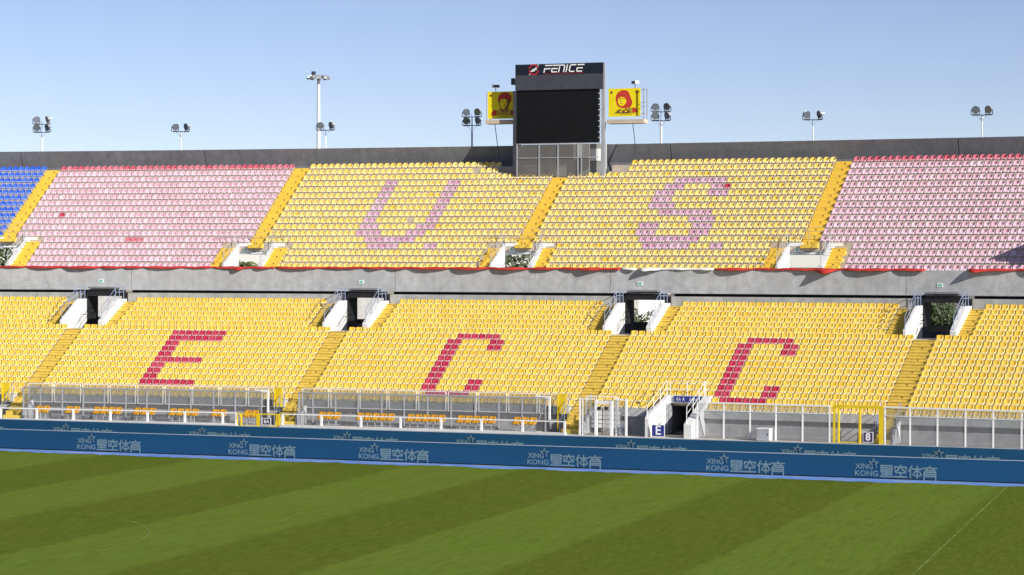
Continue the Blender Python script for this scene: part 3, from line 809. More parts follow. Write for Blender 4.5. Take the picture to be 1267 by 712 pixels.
# assumed booth just right of the view, added to shade the pink seats
t = thing('shadow_booth', 'unseen booth assumed outside the view to cast the shadow on the pink seats', 'booth', 36.6, 0.2, 11.46)
for bx in ((-1.5, 1.5, 0, 0.06, 0, 2.15), (-1.5, -1.44, 0.06, 2.1, 0, 2.15), (1.44, 1.5, 0.06, 2.1, 0, 2.15), (-1.44, 1.44, 2.04, 2.1, 1.6, 2.15)):
    m = MB(); m.box(*bx); m.build('wall', 'white_metal', t)
m = MB(); m.box(-1.55, 1.55, -0.1, 2.2, 2.152, 2.23); m.build('roof', 'grey_metal', t)

# small green emergency signs on the parapet
for s, w_ in ((-34.4, 'leftmost'), (-13.42, 'second'), (7.89, 'third'), (29.13, 'rightmost')):
    m = MB(); m.box(-0.2, 0.2, 0, 0.03, 0, 0.26); m.box(-0.14, 0.14, -0.006, -0.001, 0.05, 0.21, 1)
    o = m.build('exit_sign', ['sign_white', 'green_sign']); at(o, s, -0.135, 10.32)
    tag(o, 'small green and white exit sign on the parapet above the %s lower entrance' % w_, 'sign', 'exit signs on the parapet')

# ------------------------------------------------------------------ scoreboard
sb = thing('scoreboard', 'large black video scoreboard with a sponsor sign standing among the top rows', 'scoreboard', -1.87, 11.0, 18.4)
Z = lambda z: z - 18.4
m = MB(); m.box(-3.47, 3.10, 0.02, 0.35, Z(21.06), Z(25.12)); m.build('screen', 'screen_black', sb)
m = MB(); m.box(-3.53, 3.53, -0.12, 0.5, Z(25.125), Z(26.28)); m.build('header_panel', 'header_grey', sb)
m = MB(); m.box(-3.53, 3.53, -0.10, 0.45, Z(26.285), Z(27.11)); sg = m.build('sign_panel', 'sign_navy', sb)
m = MB(); m.box(-3.75, -3.478, 0.0, 1.15, Z(18.45), Z(25.1)); m.build('frame_post', 'dark_metal', sb)
m = MB(); m.box(-3.95, -3.72, 0.1, 0.5, Z(25.6), Z(26.1)); m.build('camera_box', 'dark_metal', sb)
m = MB(); m.box(3.36, 3.64, 0.0, 0.12, Z(18.45), Z(27.1)); m.build('frame_post', 'galvanised', sb)
m = MB(); m.box(3.30, 3.40, 0.9, 1.1, Z(18.45), Z(27.0)); m.build('frame_post', 'grey_metal', sb)
for zz in np.arange(21.4, 25.0, 0.42):
    m = MB(); m.box(3.11, 3.299, 0.05, 0.1, Z(zz), Z(zz) + 0.05); m.build('rung', 'white_metal', sb)
m = MB(); m.tube((3.12, 0.3, Z(21.1)), (3.12, 0.3, Z(25.1)), 0.04, 6); m.build('frame_post', 'dark_metal', sb)
# sponsor lettering
SH = 0.22
def sl(pts): return [(x + z * SH, z) for x, z in pts]
H_ = 0.50
glyph = {'F': [[(0, 0), (0, .25), (.42, .25)], [(0.02, H_), (.50, H_)]],
         'E': [[(.42, 0), (.08, 0), (.02, .06), (.02, .25), (.42, .25)], [(.04, H_), (.50, H_)]],
         'N': [[(0, 0), (0, .36)], [(0.0, H_), (.32, H_), (.40, .42), (.40, 0)]],
         'I': [[(0, 0), (0, H_)]],
         'C': [[(.40, 0), (.1, 0), (.02, .07), (.02, .43), (.1, H_), (.44, H_)]]}
m = MB(); x = -1.20
for ch, adv in (('F', .58), ('E', .60), ('N', .60), ('I', .22), ('C', .60), ('E', .6)):
    for st_ in glyph[ch]: m.stroke([(px_ + x, pz + 0.20) for px_, pz in sl(st_)], 0.085, -0.112, 0.01)
    x += adv
o = m.build('lettering', 'sign_white', sg); o.location = (0, 0, Z(26.285))
m = MB(); m.plate([(-1.2, 0.06), (1.95, 0.06), (1.95, 0.085), (-1.2, 0.085)], -0.112, 0.01); o = m.build('underline', 'emblem_red', sg); o.location = (0, 0, Z(26.285))
m = MB(); cx, cz = -2.03, 0.41                               # round emblem: red ring, white bird
for a0, a1 in ((0.5, 2.9), (3.4, 6.0)):
    pts = [(cx + 0.37 * math.cos(a), cz + 0.37 * math.sin(a)) for a in np.linspace(a0, a1, 12)]
    m.stroke(pts, 0.10, -0.112, 0.01)
o = m.build('emblem_ring', 'emblem_red', sg); o.location = (0, 0, Z(26.285))
m = MB()
for st_ in ([(-.22, -.14), (-.08, .0), (.02, .02), (.08, -.06)], [(-.1, -.12), (.02, -.1)], [(.08, .0), (.14, .1), (.22, .14)], [(.2, .03), (.2, .0)]):
    m.stroke([(cx + a, cz + b) for a, b in st_], 0.07, -0.114, 0.01)
for a, b in ((.36, .33), (-.33, -.36)): m.plate([(cx + a - .04, cz + b - .04), (cx + a + .04, cz + b - .04), (cx + a + .04, cz + b + .04), (cx + a - .04, cz + b + .04)], -0.113, 0.01)
o = m.build('emblem_bird', 'sign_white', sg); o.location = (0, 0, Z(26.285))
# enclosure under the screen
m = MB(); m.box(-3.47, 3.29, 1.5, 1.7, Z(18.4), Z(21.03)); m.build('rear_wall', 'wall_concrete', sb)
m = MB(); m.box(-3.47, 3.29, 0.3, 1.49, Z(18.4), Z(18.5)); m.build('floor_plate', 'dark_concrete', sb)
for x in (-3.42, -1.62, -0.10, 1.50, 1.78):
    m = MB(); m.box(x - 0.045, x + 0.045, -0.02, 0.07, Z(18.42), Z(21.02)); m.build('enclosure_post', 'galvanised', sb)
for zz in (19.9, 20.98):
    m = MB(); m.box(-3.47, 3.29, -0.035, -0.021, Z(zz), Z(zz) + 0.06); m.build('enclosure_rail', 'galvanised', sb)
for a, b in ((-3.37, -1.67), (-1.57, -0.15), (-0.05, 1.45), (1.83, 2.4)):
    m = MB(); m.box(a, b, 0.02, 0.035, Z(18.5), Z(20.95)); m.build('wire_panel', 'wire_mesh', sb)
m = MB(); m.box(2.3, 3.0, 0.5, 1.0, Z(19.7), Z(20.6)); m.build('control_cabinet', 'white_metal', sb)

def flood_small(s, d, z, label, tilt):
    m = MB(); m.tube((0, 0, 0), (0, 0, 0.28), 0.03, 6, 1)
    m.box(-0.28, 0.28, -0.16, 0.16, 0.28, 0.50); m.box(-0.24, 0.24, -0.172, -0.161, 0.31, 0.47, 1)
    o = m.build('spotlight', ['white_metal', 'dark_metal']); at(o, s, d, z, tilt); return tag(o, label, 'light')
# player posters on cantilevered platforms
def poster(label, s0, s1, z0, z1, d, plat0, plat1, zp, who, outer):
    t = thing('poster_board', label, 'billboard', (s0 + s1) / 2, d, z0)
    w = (s1 - s0) / 2; h = z1 - z0
    m = MB(); m.box(-w, w, 0, 0.06, 0, h); pn = m.build('panel', 'print_yellow', t)
    c = (s0 + s1) / 2
    m = MB(); m.box(plat0 - c, plat1 - c, -0.35, 0.75, zp - z0, zp - z0 + 0.30); m.build('platform', 'terrace_concrete', t)
    for x in outer:
        m = MB(); m.box(x - c - 0.03, x - c + 0.03, 0.6, 0.66, zp - z0 + 0.3, h + 0.0); m.box(x - c - 0.03, x - c + 0.03, -0.3, -0.24, zp - z0 + 0.3, h - 0.05); m.build('railing_post', 'grey_metal', t)
    for zz in (0.2, 0.75, h * 0.5, h - 0.08):
        m = MB(); m.box(plat0 - c, plat1 - c, 0.61, 0.65, zz, zz + 0.05); m.build('railing_bar', 'grey_metal', t)
        m = MB(); x = outer[0] - c; m.box(x - 0.02, x + 0.02, -0.24, 0.6, zz, zz + 0.045); m.build('railing_bar', 'grey_metal', t)
    m = MB(); m.tube((outer[0] - c + (0.5 if who == 0 else -1.0), 0.2, zp - z0), (outer[0] - c + (0.75 if who == 0 else -0.8), 0.5, -3.0), 0.03, 5); m.build('cable', 'dark_metal', t)
    def P(pts, mat, name, y):
        mm = MB(); mm.plate([(-w + u * 2 * w, v_ * h) for u, v_ in pts], y, 0.002); return mm.build(name, mat, pn)
    def E(cx, cz, rx, rz, n_=12, a0=0.0): return [(cx + rx * math.cos(a0 + 2 * math.pi * k / n_), cz + rz * math.sin(a0 + 2 * math.pi * k / n_)) for k in range(n_)]
    if who == 0:
        P([(.22, .12), (.26, .26), (.38, .33), (.48, .40), (.60, .30), (.74, .38), (.86, .32), (.96, .24), (.98, .12)], 'print_olive', 'printed_jacket', -0.004)
        P([(.12, .12), (.14, .24), (.22, .32), (.31, .33), (.33, .12)], 'print_red', 'printed_sleeve', -0.007)
        P([(.86, .12), (.84, .31), (.93, .29), (.99, .20), (.99, .12)], 'print_red', 'printed_sleeve', -0.007)
        P([(.45, .38), (.42, .55), (.41, .70), (.47, .80), (.62, .84), (.77, .80), (.82, .68), (.80, .54), (.74, .40), (.66, .30), (.56, .29)], 'print_dark', 'printed_shadow', -0.0045)
        P([(.47, .44), (.45, .58), (.46, .69), (.54, .75), (.64, .73), (.74, .70), (.735, .56), (.68, .43), (.60, .34), (.53, .35)], 'print_yellow', 'printed_face', -0.008)
        P([(.64, .73), (.74, .70), (.735, .56), (.68, .43), (.61, .345), (.64, .45), (.67, .55)], 'print_olive', 'printed_cheek', -0.0105)
        P([(.38, .60), (.36, .74), (.41, .87), (.51, .95), (.65, .97), (.78, .93), (.86, .83), (.87, .68), (.83, .58), (.80, .69), (.74, .75), (.68, .71), (.61, .76), (.54, .71), (.48, .74), (.44, .70), (.43, .62)], 'print_red', 'printed_hair', -0.013)
        P([(.49, .62), (.55, .645), (.60, .625), (.55, .60)], 'print_dark', 'printed_eye', -0.0135)
        P([(.65, .62), (.70, .64), (.74, .62), (.70, .60)], 'print_dark', 'printed_eye', -0.0135)
        P([(.60, .60), (.635, .52), (.615, .495), (.57, .50), (.60, .52)], 'print_dark', 'printed_nose', -0.0135)
        P([(.54, .435), (.60, .45), (.67, .435), (.60, .415)], 'print_red', 'printed_mouth', -0.0135)
        P([(.46, .38), (.56, .30), (.60, .22), (.52, .26)], 'print_dark', 'printed_collar', -0.0075)
        P([(.76, .36), (.66, .29), (.62, .22), (.70, .26)], 'print_dark', 'printed_collar', -0.0075)
        P(E(.11, .86, .045, .05, 8), 'print_dark', 'printed_crest', -0.004)
    else:
        P([(.18, .10), (.24, .20), (.36, .30), (.46, .22), (.58, .30), (.72, .30), (.80, .26), (.84, .10)], 'print_olive', 'printed_jacket', -0.004)
        P([(.75, .13), (.75, .31), (.83, .31), (.90, .26), (.91, .14)], 'print_red', 'printed_sleeve', -0.007)
        P([(.33, .34), (.27, .42), (.24, .54), (.23, .66), (.25, .78), (.31, .87), (.40, .93), (.50, .945), (.59, .91), (.65, .83), (.68, .73), (.71, .63), (.745, .54), (.74, .44), (.71, .36), (.66, .30), (.61, .33), (.56, .27), (.50, .31), (.43, .28), (.39, .33)], 'print_red', 'printed_hair', -0.0095)
        P([(.35, .40), (.31, .46), (.295, .55), (.31, .63), (.33, .70), (.40, .745), (.48, .72), (.54, .65), (.56, .55), (.54, .46), (.48, .39), (.42, .365)], 'print_yellow', 'printed_face', -0.0115)
        P([(.30, .66), (.34, .76), (.43, .82), (.53, .78), (.57, .68), (.56, .58), (.52, .65), (.47, .70), (.44, .66), (.40, .72), (.36, .67)], 'print_red', 'printed_fringe', -0.0135)
        P([(.33, .63), (.38, .65), (.42, .63), (.37, .61)], 'print_dark', 'printed_eye', -0.0135)
        P([(.45, .64), (.49, .655), (.52, .63), (.48, .615)], 'print_dark', 'printed_eye', -0.0135)
        P([(.385, .61), (.355, .53), (.39, .515), (.41, .53)], 'print_olive', 'printed_nose', -0.0135)
        P([(.36, .47), (.41, .485), (.45, .465), (.40, .445)], 'print_red', 'printed_mouth', -0.0135)
        P([(.24, .14), (.34, .24), (.44, .20), (.52, .26), (.64, .22), (.70, .14), (.58, .11)], 'print_dark', 'printed_scarf', -0.0155)
        P([(.34, .17), (.40, .21), (.43, .17), (.38, .14)], 'print_yellow', 'printed_scarf_band', -0.0175)
        P([(.50, .18), (.55, .22), (.60, .19), (.55, .15)], 'print_yellow', 'printed_scarf_band', -0.0175)
        P(E(.09, .86, .04, .05, 8), 'print_dark', 'printed_crest', -0.004)
        P([(.84, .92), (.94, .92), (.93, .84), (.89, .79), (.85, .84)], 'print_dark', 'printed_shield', -0.004)
    P([(.35, .06), (.75, .06), (.75, .075), (.35, .075)], 'print_dark', 'printed_caption', -0.004)
    return t
poster('yellow poster of a young man with red hair left of the scoreboard', -7.86, -5.62, 23.06, 25.16, 12.0, -7.95, -5.62, 22.66, 0, (-7.85,))
poster('yellow poster of a long-haired man right of the scoreboard', 1.60, 4.14, 23.04, 25.18, 12.0, 1.58, 4.52, 22.50, 1, (4.48,))
flood_small(-7.3, 12.3, 25.22, 'white spotlight on top of the left yellow poster', 0.6)
flood_small(3.6, 12.3, 25.24, 'white spotlight on top of the right yellow poster', -0.7)

# ------------------------------------------------------------------ floodlights on the rim of the stand
def drum(yaw_, tilt_):
    m = MB(); n = 14; prof = [(0.30, 0.0), (0.27, 0.015), (0.30, 0.03), (0.27, 0.14), (0.17, 0.26), (0.10, 0.28), (0.10, 0.46)]
    v = []; f = []
    for r_, y in prof:
        v += [(r_ * math.cos(2 * math.pi * i / n), y, r_ * math.sin(2 * math.pi * i / n)) for i in range(n)]
    for a in range(len(prof) - 1):
        f += [(a * n + i, a * n + (i + 1) % n, a * n + n + (i + 1) % n, a * n + n + i) for i in range(n)]
    L_ = len(prof) - 1
    f += [tuple(range(n)), tuple(L_ * n + i for i in range(n - 1, -1, -1))]
    m.add(v, f); m.m[-2] = 1
    m.box(-0.33, -0.29, 0.05, 0.10, -0.36, 0.03, 2); m.box(0.29, 0.33, 0.05, 0.10, -0.36, 0.03, 2); m.box(-0.33, 0.33, 0.05, 0.10, -0.38, -0.34, 2)
    return m
LAMP = [drum(0, 0).mesh('lamp_head', ['grey_metal', 'lamp_glass', 'dark_metal'])]
def floodlight(s, n_rows, ztop, zbase, label, cam_box=False, yaws=(0.7, -0.5)):
    t = thing('floodlight', label, 'floodlight', s, 15.0, 19.5, 'small floodlights along the rim of the stand')
    zb = ztop - 19.5 - (1.05 if n_rows == 2 else 0.38)
    m = MB(); m.tube((0, 0, 0), (0, 0, zb - 0.45), 0.085 if n_rows == 2 else 0.05, 8); m.build('pole', 'white_metal', t)
    m = MB(); m.tube((0, 0, zb - 0.45), (0, 0, zb + (0.95 if n_rows == 2 else 0.05)), 0.05, 6); m.build('mast_head', 'blue_grey_metal', t)
    for r_i in range(n_rows):
        z = zb + 0.68 * r_i
        m = MB(); m.box(-0.72, 0.72, -0.06, -0.0, z - 0.03, z + 0.03); m.build('crossbar', 'dark_metal', t)
        for k_, x in enumerate((-0.45, 0.45)):
            o = link_mesh('lamp', LAMP[0], t, (x, -0.05, z + 0.39)); o.rotation_euler = (0.25, 0, yaws[k_] + random.uniform(-0.3, 0.3))
    for sx in (-1, 1):
        m = MB(); m.tube((0, 0, zb - 0.4), (sx * 0.42, -0.03, zb), 0.015, 4); m.build('brace', 'grey_metal', t)
    if cam_box:
        m = MB(); m.tube((-0.08, -0.15, zb - 0.35), (0.12, -0.2, zb - 0.2), 0.09, 8); m.build('camera', 'white_metal', t)
floodlight(-46.0, 2, 23.75, 21, 'four-lamp floodlight at the left end above the blue seats')
floodlight(-34.15, 1, 23.0, 21, 'twin-lamp floodlight above the left pink block', True)
floodlight(-22.04, 1, 22.95, 21, 'twin-lamp floodlight right beside the tall mast')
floodlight(-10.09, 2, 23.8, 21, 'four-lamp floodlight left of the scoreboard')
floodlight(4.81, 2, 23.9, 21, 'four-lamp floodlight right of the scoreboard poster', True)
floodlight(16.27, 1, 23.05, 21, 'twin-lamp floodlight above the letter S block')
floodlight(28.44, 1, 23.1, 21, 'twin-lamp floodlight at the right end above the pink block', True)
# tall mast behind the stand
t = thing('light_mast', 'tall white light mast with a ring of lamps behind the stand', 'light mast', -37.22, 60, 0)
m = MB(); m.tube((0, 0, 0), (0, 0, 30.9), 0.30, 12, 0, 0.15); m.build('pole', 'white_metal', t)
m = MB(); n = 16
for i in range(n):
    a = 2 * math.pi * i / n; b = 2 * math.pi * (i + 1) / n
    m.tube((0.75 * math.cos(a), 0.75 * math.sin(a), 30.75), (0.75 * math.cos(b), 0.75 * math.sin(b), 30.75), 0.06, 5)
for i in range(4):
    a = math.pi / 2 * i; m.tube((0, 0, 30.8), (0.75 * math.cos(a), 0.75 * math.sin(a), 30.75), 0.05, 5)
m.build('lamp_ring', 'grey_metal', t)
me = None
for i in range(10):
    a = 2 * math.pi * i / 10
    if me is None:
        mm = MB(); mm.add([(-0.16, 0, 0.05), (0.16, 0, 0.05), (0.22, 0.5, -0.22), (-0.22, 0.5, -0.22), (-0.16, 0, 0.2), (0.16, 0, 0.2), (0.2, 0.52, 0.02), (-0.2, 0.52, 0.02)], [(3, 2, 1, 0), (4, 5, 6, 7), (0, 1, 5, 4), (1, 2, 6, 5), (2, 3, 7, 6), (3, 0, 4, 7)])
        me = mm.mesh('lamp', 'grey_metal')
    o = link_mesh('lamp', me, t, (0.7 * math.cos(a), 0.7 * math.sin(a), 30.75)); o.rotation_euler = (0, 0, a - math.pi / 2)
m = MB(); m.box(-0.7, -0.35, -0.2, 0.2, 31.0, 31.35); m.build('beacon', 'dark_metal', t)

# ------------------------------------------------------------------ advertising boards
STAR = [(math.cos(math.pi / 2 + i * math.pi / 5) * (0.26 if i % 2 == 0 else 0.105), math.sin(math.pi / 2 + i * math.pi / 5) * (0.26 if i % 2 == 0 else 0.105)) for i in range(10)]
CJK = [  # strokes in a unit box
 [[(0.06, .97), (.94, .97), (.94, .60), (.06, .60), (.06, .97)], [(.06, .785), (.94, .785)], [(.5, .60), (.5, .03)], [(.06, .60), (.06, .42)], [(.06, .42), (.94, .42)], [(.14, .23), (.9, .23)], [(0, .03), (1, .03)]],
 [[(.5, 1.02), (.5, .90)], [(.03, .72), (.03, .88), (.97, .88), (.97, .72)], [(.40, .80), (.30, .62), (.05, .50)], [(.60, .80), (.70, .62), (.95, .50)], [(.12, .40), (.88, .40)], [(.5, .40), (.5, .03)], [(0, .03), (1, .03)]],
 [[(.24, 1.0), (.02, .60)], [(.14, .74), (.14, 0)], [(.30, .76), (1.0, .76)], [(.65, 1.0), (.65, 0)], [(.60, .70), (.34, .26)], [(.70, .70), (.98, .26)], [(.47, .18), (.85, .18)]],
 [[(.5, 1.02), (.5, .92)], [(.0, .86), (1.0, .86)], [(.36, .86), (.16, .66), (.86, .66)], [(.70, .76), (.90, .60)], [(.06, -.12), (.06, .50), (.94, .50), (.94, -.14)], [(.06, .32), (.94, .32)], [(.06, .15), (.94, .15)]]]
def logo_mesh():
    m = MB()
    for (x0, x1), g in zip(((1.32, 2.0), (2.1, 2.76), (2.87, 3.6), (3.68, 4.4)), CJK):
        for st_ in g: m.stroke([(x0 + a * (x1 - x0), 0.13 + b * 0.63) for a, b in st_], 0.086, 0, 0.004)
    pts = [(0.94 + a, 0.84 + b) for a, b in STAR]
    m.stroke(pts[6:] + pts[:4], 0.05, 0, 0.004)
    me = m.mesh('logo', 'logo_grey')
    import bmesh
    bm = bmesh.new(); bm.from_mesh(me)
    for txt, x, z, sx in (('XING', 0.42, 0.655, 1.0), ('KONG', 0.54, 0.275, 1.12)):
        tm = text_mesh(txt, 0.40, 'logo_grey', 0.004, sx, 0.008)
        for v in tm.vertices: v.co.x += x; v.co.z += z
        bm.from_mesh(tm)
    bm.to_mesh(me); bm.free(); return me
LOGO = logo_mesh()
def ad_board(label, y, x0, x1, h, logos):
    t = bpy.data.objects.new('advertising_board', None); COL.objects.link(t); t.location = ((x0 + x1) / 2, y, 0); c = (x0 + x1) / 2
    tag(t, label, 'advertising board', 'advertising boards along the touchline')
    m = MB(); m.box(x0 - c, x1 - c, 0, 0.12, 0.06, h); pn = m.build('panel', 'board_blue', t)
    m = MB(); m.box(x0 - c, x1 - c, -0.012, 0.14, h + 0.001, h + 0.035); m.build('top_trim', 'board_edge', t)
    m = MB(); m.box(x0 - c, x1 - c, 0.02, 0.10, 0.006, 0.06); m.build('base_rail', 'plain_black', t)
    for x in logos: link_mesh('logo', LOGO, pn, (x - c, -0.008, 0.0))
    for x in np.arange(x0 + 2, x1, 3.0):
        m = MB(); m.tube((x - c, 0.13, h * 0.8), (x - c, 0.75, 0.03), 0.03, 5); m.build('strut', 'dark_metal', t)
    return t
ad_board('front blue advertising board at the edge of the grass', -28.82, -60, 70, 1.22, [-30.9, -20.26, -9.69, -1.0, 9.73, 20.48, 28.98, 39.6])
ad_board('rear blue advertising board half hidden behind the front one', -20.95, -60, 70, 1.22, [-35.2, -26.82, -16.64, -6.3, 2.15, 12.6, 22.95, 31.3, 41.8])

# ------------------------------------------------------------------ barriers on the walkway
def post(t, s, d, z0, z1, w, mat, c, name='post'):
    m = MB(); m.arc(s - w / 2, s + w / 2, d - w / 2, d + w / 2, z0, z1); return m.build(name, mat, t)
def long_fence(name, label, ss, d, z0, z1, mat, glass, mid=None, w=0.09, cat='fence'):
    t = thing(name, label, cat)
    for s in ss: post(t, s, d, z0, z1, w, mat, None)
    m = MB(); m.arc(ss[0], ss[-1], d - w * 0.6, d + w * 0.6, z1 + 0.002, z1 + 0.09); m.build('top_rail', mat, t)
    if mid:
        for zz in mid:
            m = MB(); m.arc(ss[0], ss[-1], d - 0.07, d - 0.05, zz, zz + 0.035); m.build('rail', mat, t)
    if glass:
        for a, b in zip(ss, ss[1:]):
            m = MB(); m.arc(a + w / 2 + 0.01, b - w / 2 - 0.01, d - 0.006, d + 0.006, z0 + 0.05, z1 - 0.01); m.build('pane', 'clear_glass', t)
    return t
GL = [-32.81, -31.47, -29.74, -28.09, -26.44, -24.77, -23.13, -21.41, -19.72, -17.97, -16.3, -14.3]
GM = [-11.44, -10.4, -8.69, -7.0, -5.25, -3.57, -1.84, -0.12, 1.65, 3.35, 5.04, 6.72]
long_fence('glass_fence', 'tall glass fence with grey posts in front of the left block', GL, -16.2, 1.0, 3.2, 'galvanised', True)
long_fence('glass_fence', 'tall glass fence with grey posts in front of the middle block', GM, -16.2, 1.0, 3.2, 'galvanised', True)
long_fence('metal_fence', 'tall white metal fence from the tunnel to the yellow gate', [17.37, 19.16, 20.94, 22.68, 24.46, 26.25], -16.2, 1.0, 3.17, 'white_metal', True, [2.72])
long_fence('metal_fence', 'tall white metal fence at the right end past the yellow gate', [29.86, 31.48, 33.23, 35.0, 36.74, 38.5, 40.3, 42.1], -16.2, 1.0, 3.2, 'white_metal', True, [2.72])
# framed glass parapet on the fascia of the left blocks
def glass_parapet(label, ss):
    t = thing('glass_parapet', label, 'balustrade')
    for a, b in zip(ss, ss[1:]):
        a += 0.07; b -= 0.07; m = MB(); d = -14.62; w = 0.05
        m.arc(a, a + w, d, d + 0.05, 2.12, 3.42); m.arc(b - w, b, d, d + 0.05, 2.12, 3.42)
        m.arc(a + w + 0.001, b - w - 0.001, d, d + 0.05, 3.37, 3.42); m.arc(a + w + 0.001, b - w - 0.001, d, d + 0.05, 2.12, 2.17)
        fr = m.build('panel_frame', 'white_metal', t)
        m = MB(); m.arc(a + w + 0.005, b - w - 0.005, d + 0.02, d + 0.03, 2.175, 3.365); m.build('pane', 'clear_glass', fr)
glass_parapet('row of framed glass panels below the crimson letter E', [-33.32, -31.27, -29.03, -26.86, -24.71, -22.56, -20.42, -18.23, -16.11, -14.01])
glass_parapet('row of framed glass panels below the left crimson letter C', [-11.97, -9.83, -7.63, -5.45, -3.25, -1.07, 1.18, 3.36, 5.58, 7.2])
# thin rail on the right fascia
t = thing('fascia_rail', 'thin metal rail on the wall top below the right letter C', 'railing')
m = MB(); m.arc(17.4, 28.6, -14.45, -14.42, 2.86, 2.89); m.build('rail', 'white_metal', t)
for s in np.arange(17.6, 28.7, 2.2): post(t, float(s), -14.435, 2.585, 2.86, 0.03, 'white_metal', None)
t = thing('fascia_rail', 'thin metal rail on the wall top right of the yellow stair', 'railing')
m = MB(); m.arc(30.6, 44, -14.45, -14.42, 2.86, 2.89); m.build('rail', 'white_metal', t)
for s in np.arange(30.7, 44, 2.2): post(t, float(s), -14.435, 2.585, 2.86, 0.03, 'white_metal', None)
# low white railing with a kerb at the front edge of the walkway
def low_rail(label, ss):
    t = thing('white_railing', label, 'railing')
    m = MB(); m.arc(ss[0] - 0.1, ss[-1] + 0.1, -18.62, -18.2, 1.002, 1.22); m.build('kerb', 'white_wall', t)
    for s in ss: post(t, s, -18.35, 1.221, 1.88, 0.13, 'white_metal', None)
    m = MB(); m.arc(ss[0] - 0.05, ss[-1] + 0.05, -18.39, -18.31, 1.881, 1.95); m.build('top_rail', 'white_metal', t)
low_rail('low white railing in front of the left glass fence', [-39.2, -36.3, -33.48, -30.62, -27.77, -24.88, -22.0, -19.13, -16.23, -15.2])
low_rail('low white railing in front of the middle glass fence', [-11.69, -8.78, -5.83, -2.91, 0.05, 2.97, 5.93, 8.91])
m = MB(); m.arc(9.1, 43, -18.62, -18.2, 1.002, 1.1); o = m.build('kerb', 'white_wall'); o['kind'] = 'structure'

# ------------------------------------------------------------------ benches
BEN = [(-31.37, 2), (-29.01, 2), (-26.80, 4), (-23.65, 3), (-20.89, 4), (-17.65, 2), (-15.18, 2), (-9.55, 3), (-6.65, 5), (-2.93, 5), (0.74, 5), (4.78, 3)]
BLAB = ['two-seat amber bench leftmost behind the low white railing', 'two-seat amber bench second from the left behind the white railing', 'four-seat amber bench below the left foot of the letter E',
        'three-seat amber bench below the right end of the letter E', 'four-seat amber bench nearest the yellow gate 8A on its left', 'two-seat amber bench just left of the yellow gate 8A',
        'two bright amber seats right behind the yellow gate 8A', 'three-seat amber bench first right of gate 8A', 'five-seat amber bench second right of gate 8A', 'five-seat amber bench third right of gate 8A',
        'five-seat amber bench fourth right of gate 8A', 'three-seat amber bench nearest the yellow door panel']
V_, F_ = GEO['square']
bench_me = bpy.data.meshes.new('bench_seat'); bench_me.from_pydata([(x * 1.05, y, z * 1.15) for x, y, z in V_.tolist()], [], F_); bench_me.materials.append(MATS['seat_amber'])
bench_me.polygons.foreach_set('use_smooth', [True] * len(F_)); bench_me.update()
for (s0, n), lab in zip(BEN, BLAB):
    c = s0 + n * 0.27
    t = thing('bench', lab, 'bench', c, -17.35, 1.0, 'benches on the walkway')
    for j in range(n):
        x = (j + 0.5 - n / 2) * 0.54
        link_mesh('seat', bench_me, t, (x, 0, 0.64))
        m = MB(); m.box(x - 0.025, x + 0.025, 0.12, 0.17, 0.0, 0.65); m.build('leg', 'galvanised', t)
    m = MB(); m.box(-n * 0.27, n * 0.27, 0.10, 0.20, 0.61, 0.648); m.build('beam', 'galvanised', t)
    m = MB(); m.box(-n * 0.27, n * 0.27, 0.115, 0.119, 0.22, 0.26); m.build('foot_bar', 'galvanised', t)

# ------------------------------------------------------------------ gates, signs and cabinet
t = thing('yellow_gate', 'large yellow metal gate frame beside the plate with number 8', 'gate', 28.15, -16.2, 1.0)
for x, w in ((-1.52, 0.13), (-1.24, 0.10), (0.08, 0.12), (1.40, 0.26)):
    m = MB(); m.box(x - w / 2, x + w / 2, -0.07, 0.07, 0.0, 2.14); m.build('post', 'yellow_metal', t)
m = MB(); m.box(-1.6, 1.55, -0.075, 0.075, 2.142, 2.30); m.build('top_beam', 'yellow_metal', t)
m = MB(); m.box(-1.19, 0.02, -0.03, 0.03, 0.02, 0.08); m.build('bottom_bar', 'yellow_metal', t)
def number_sign(txt, s, d, z, w, h, mat, label, size, legs=True):
    t = thing('number_sign', label, 'sign', s, d, z)
    m = MB(); m.box(-w / 2, w / 2, 0, 0.03, 0, h); b = m.build('plate', 'sign_white', t)
    m = MB(); m.box(-w / 2 + 0.035, w / 2 - 0.035, -0.004, -0.001, 0.035, h - 0.035); m.build('field', mat, b)
    link_mesh('lettering', text_mesh(txt, size, 'sign_white', 0.002, 1.0, 0.012 if size > 0.5 else 0.003), b, (0, -0.008, h / 2))
    if legs:
        m = MB(); m.tube((0, 0.04, -0.15), (0, 0.04, h * 0.9), 0.025, 5); m.build('stake', 'grey_metal', t)
    return t
number_sign('8', 29.0, -17.0, 1.14, 0.64, 0.64, 'plum_sign', 'dark square sign with a white 8 behind the rear board', 0.62)
number_sign('8A', -12.85, -18.46, 1.17, 0.62, 0.46, 'plum_sign', 'small dark sign reading 8A on the low yellow gate', 0.33)
number_sign('E', 14.98, -17.12, 1.06, 0.86, 0.76, 'blue_sign', 'blue square sign with a white E on the white tunnel wall', 0.80, False)
t = thing('direction_sign', 'long blue sign with white lettering over the tunnel mouth', 'sign', tc + 0.15, -13.06, 2.98)
m = MB(); m.box(-0.95, 0.95, 0, 0.06, 0.05, 0.40); b = m.build('plate', 'blue_sign', t)
m = MB()
for x in (-0.78, -0.62, -0.36, 0.1, 0.24, 0.38, 0.55):
    m.stroke([(x, 0.13), (x + 0.05, 0.30), (x + 0.10, 0.13)], 0.03, -0.008, 0.004)
m.build('lettering', 'sign_white', b)
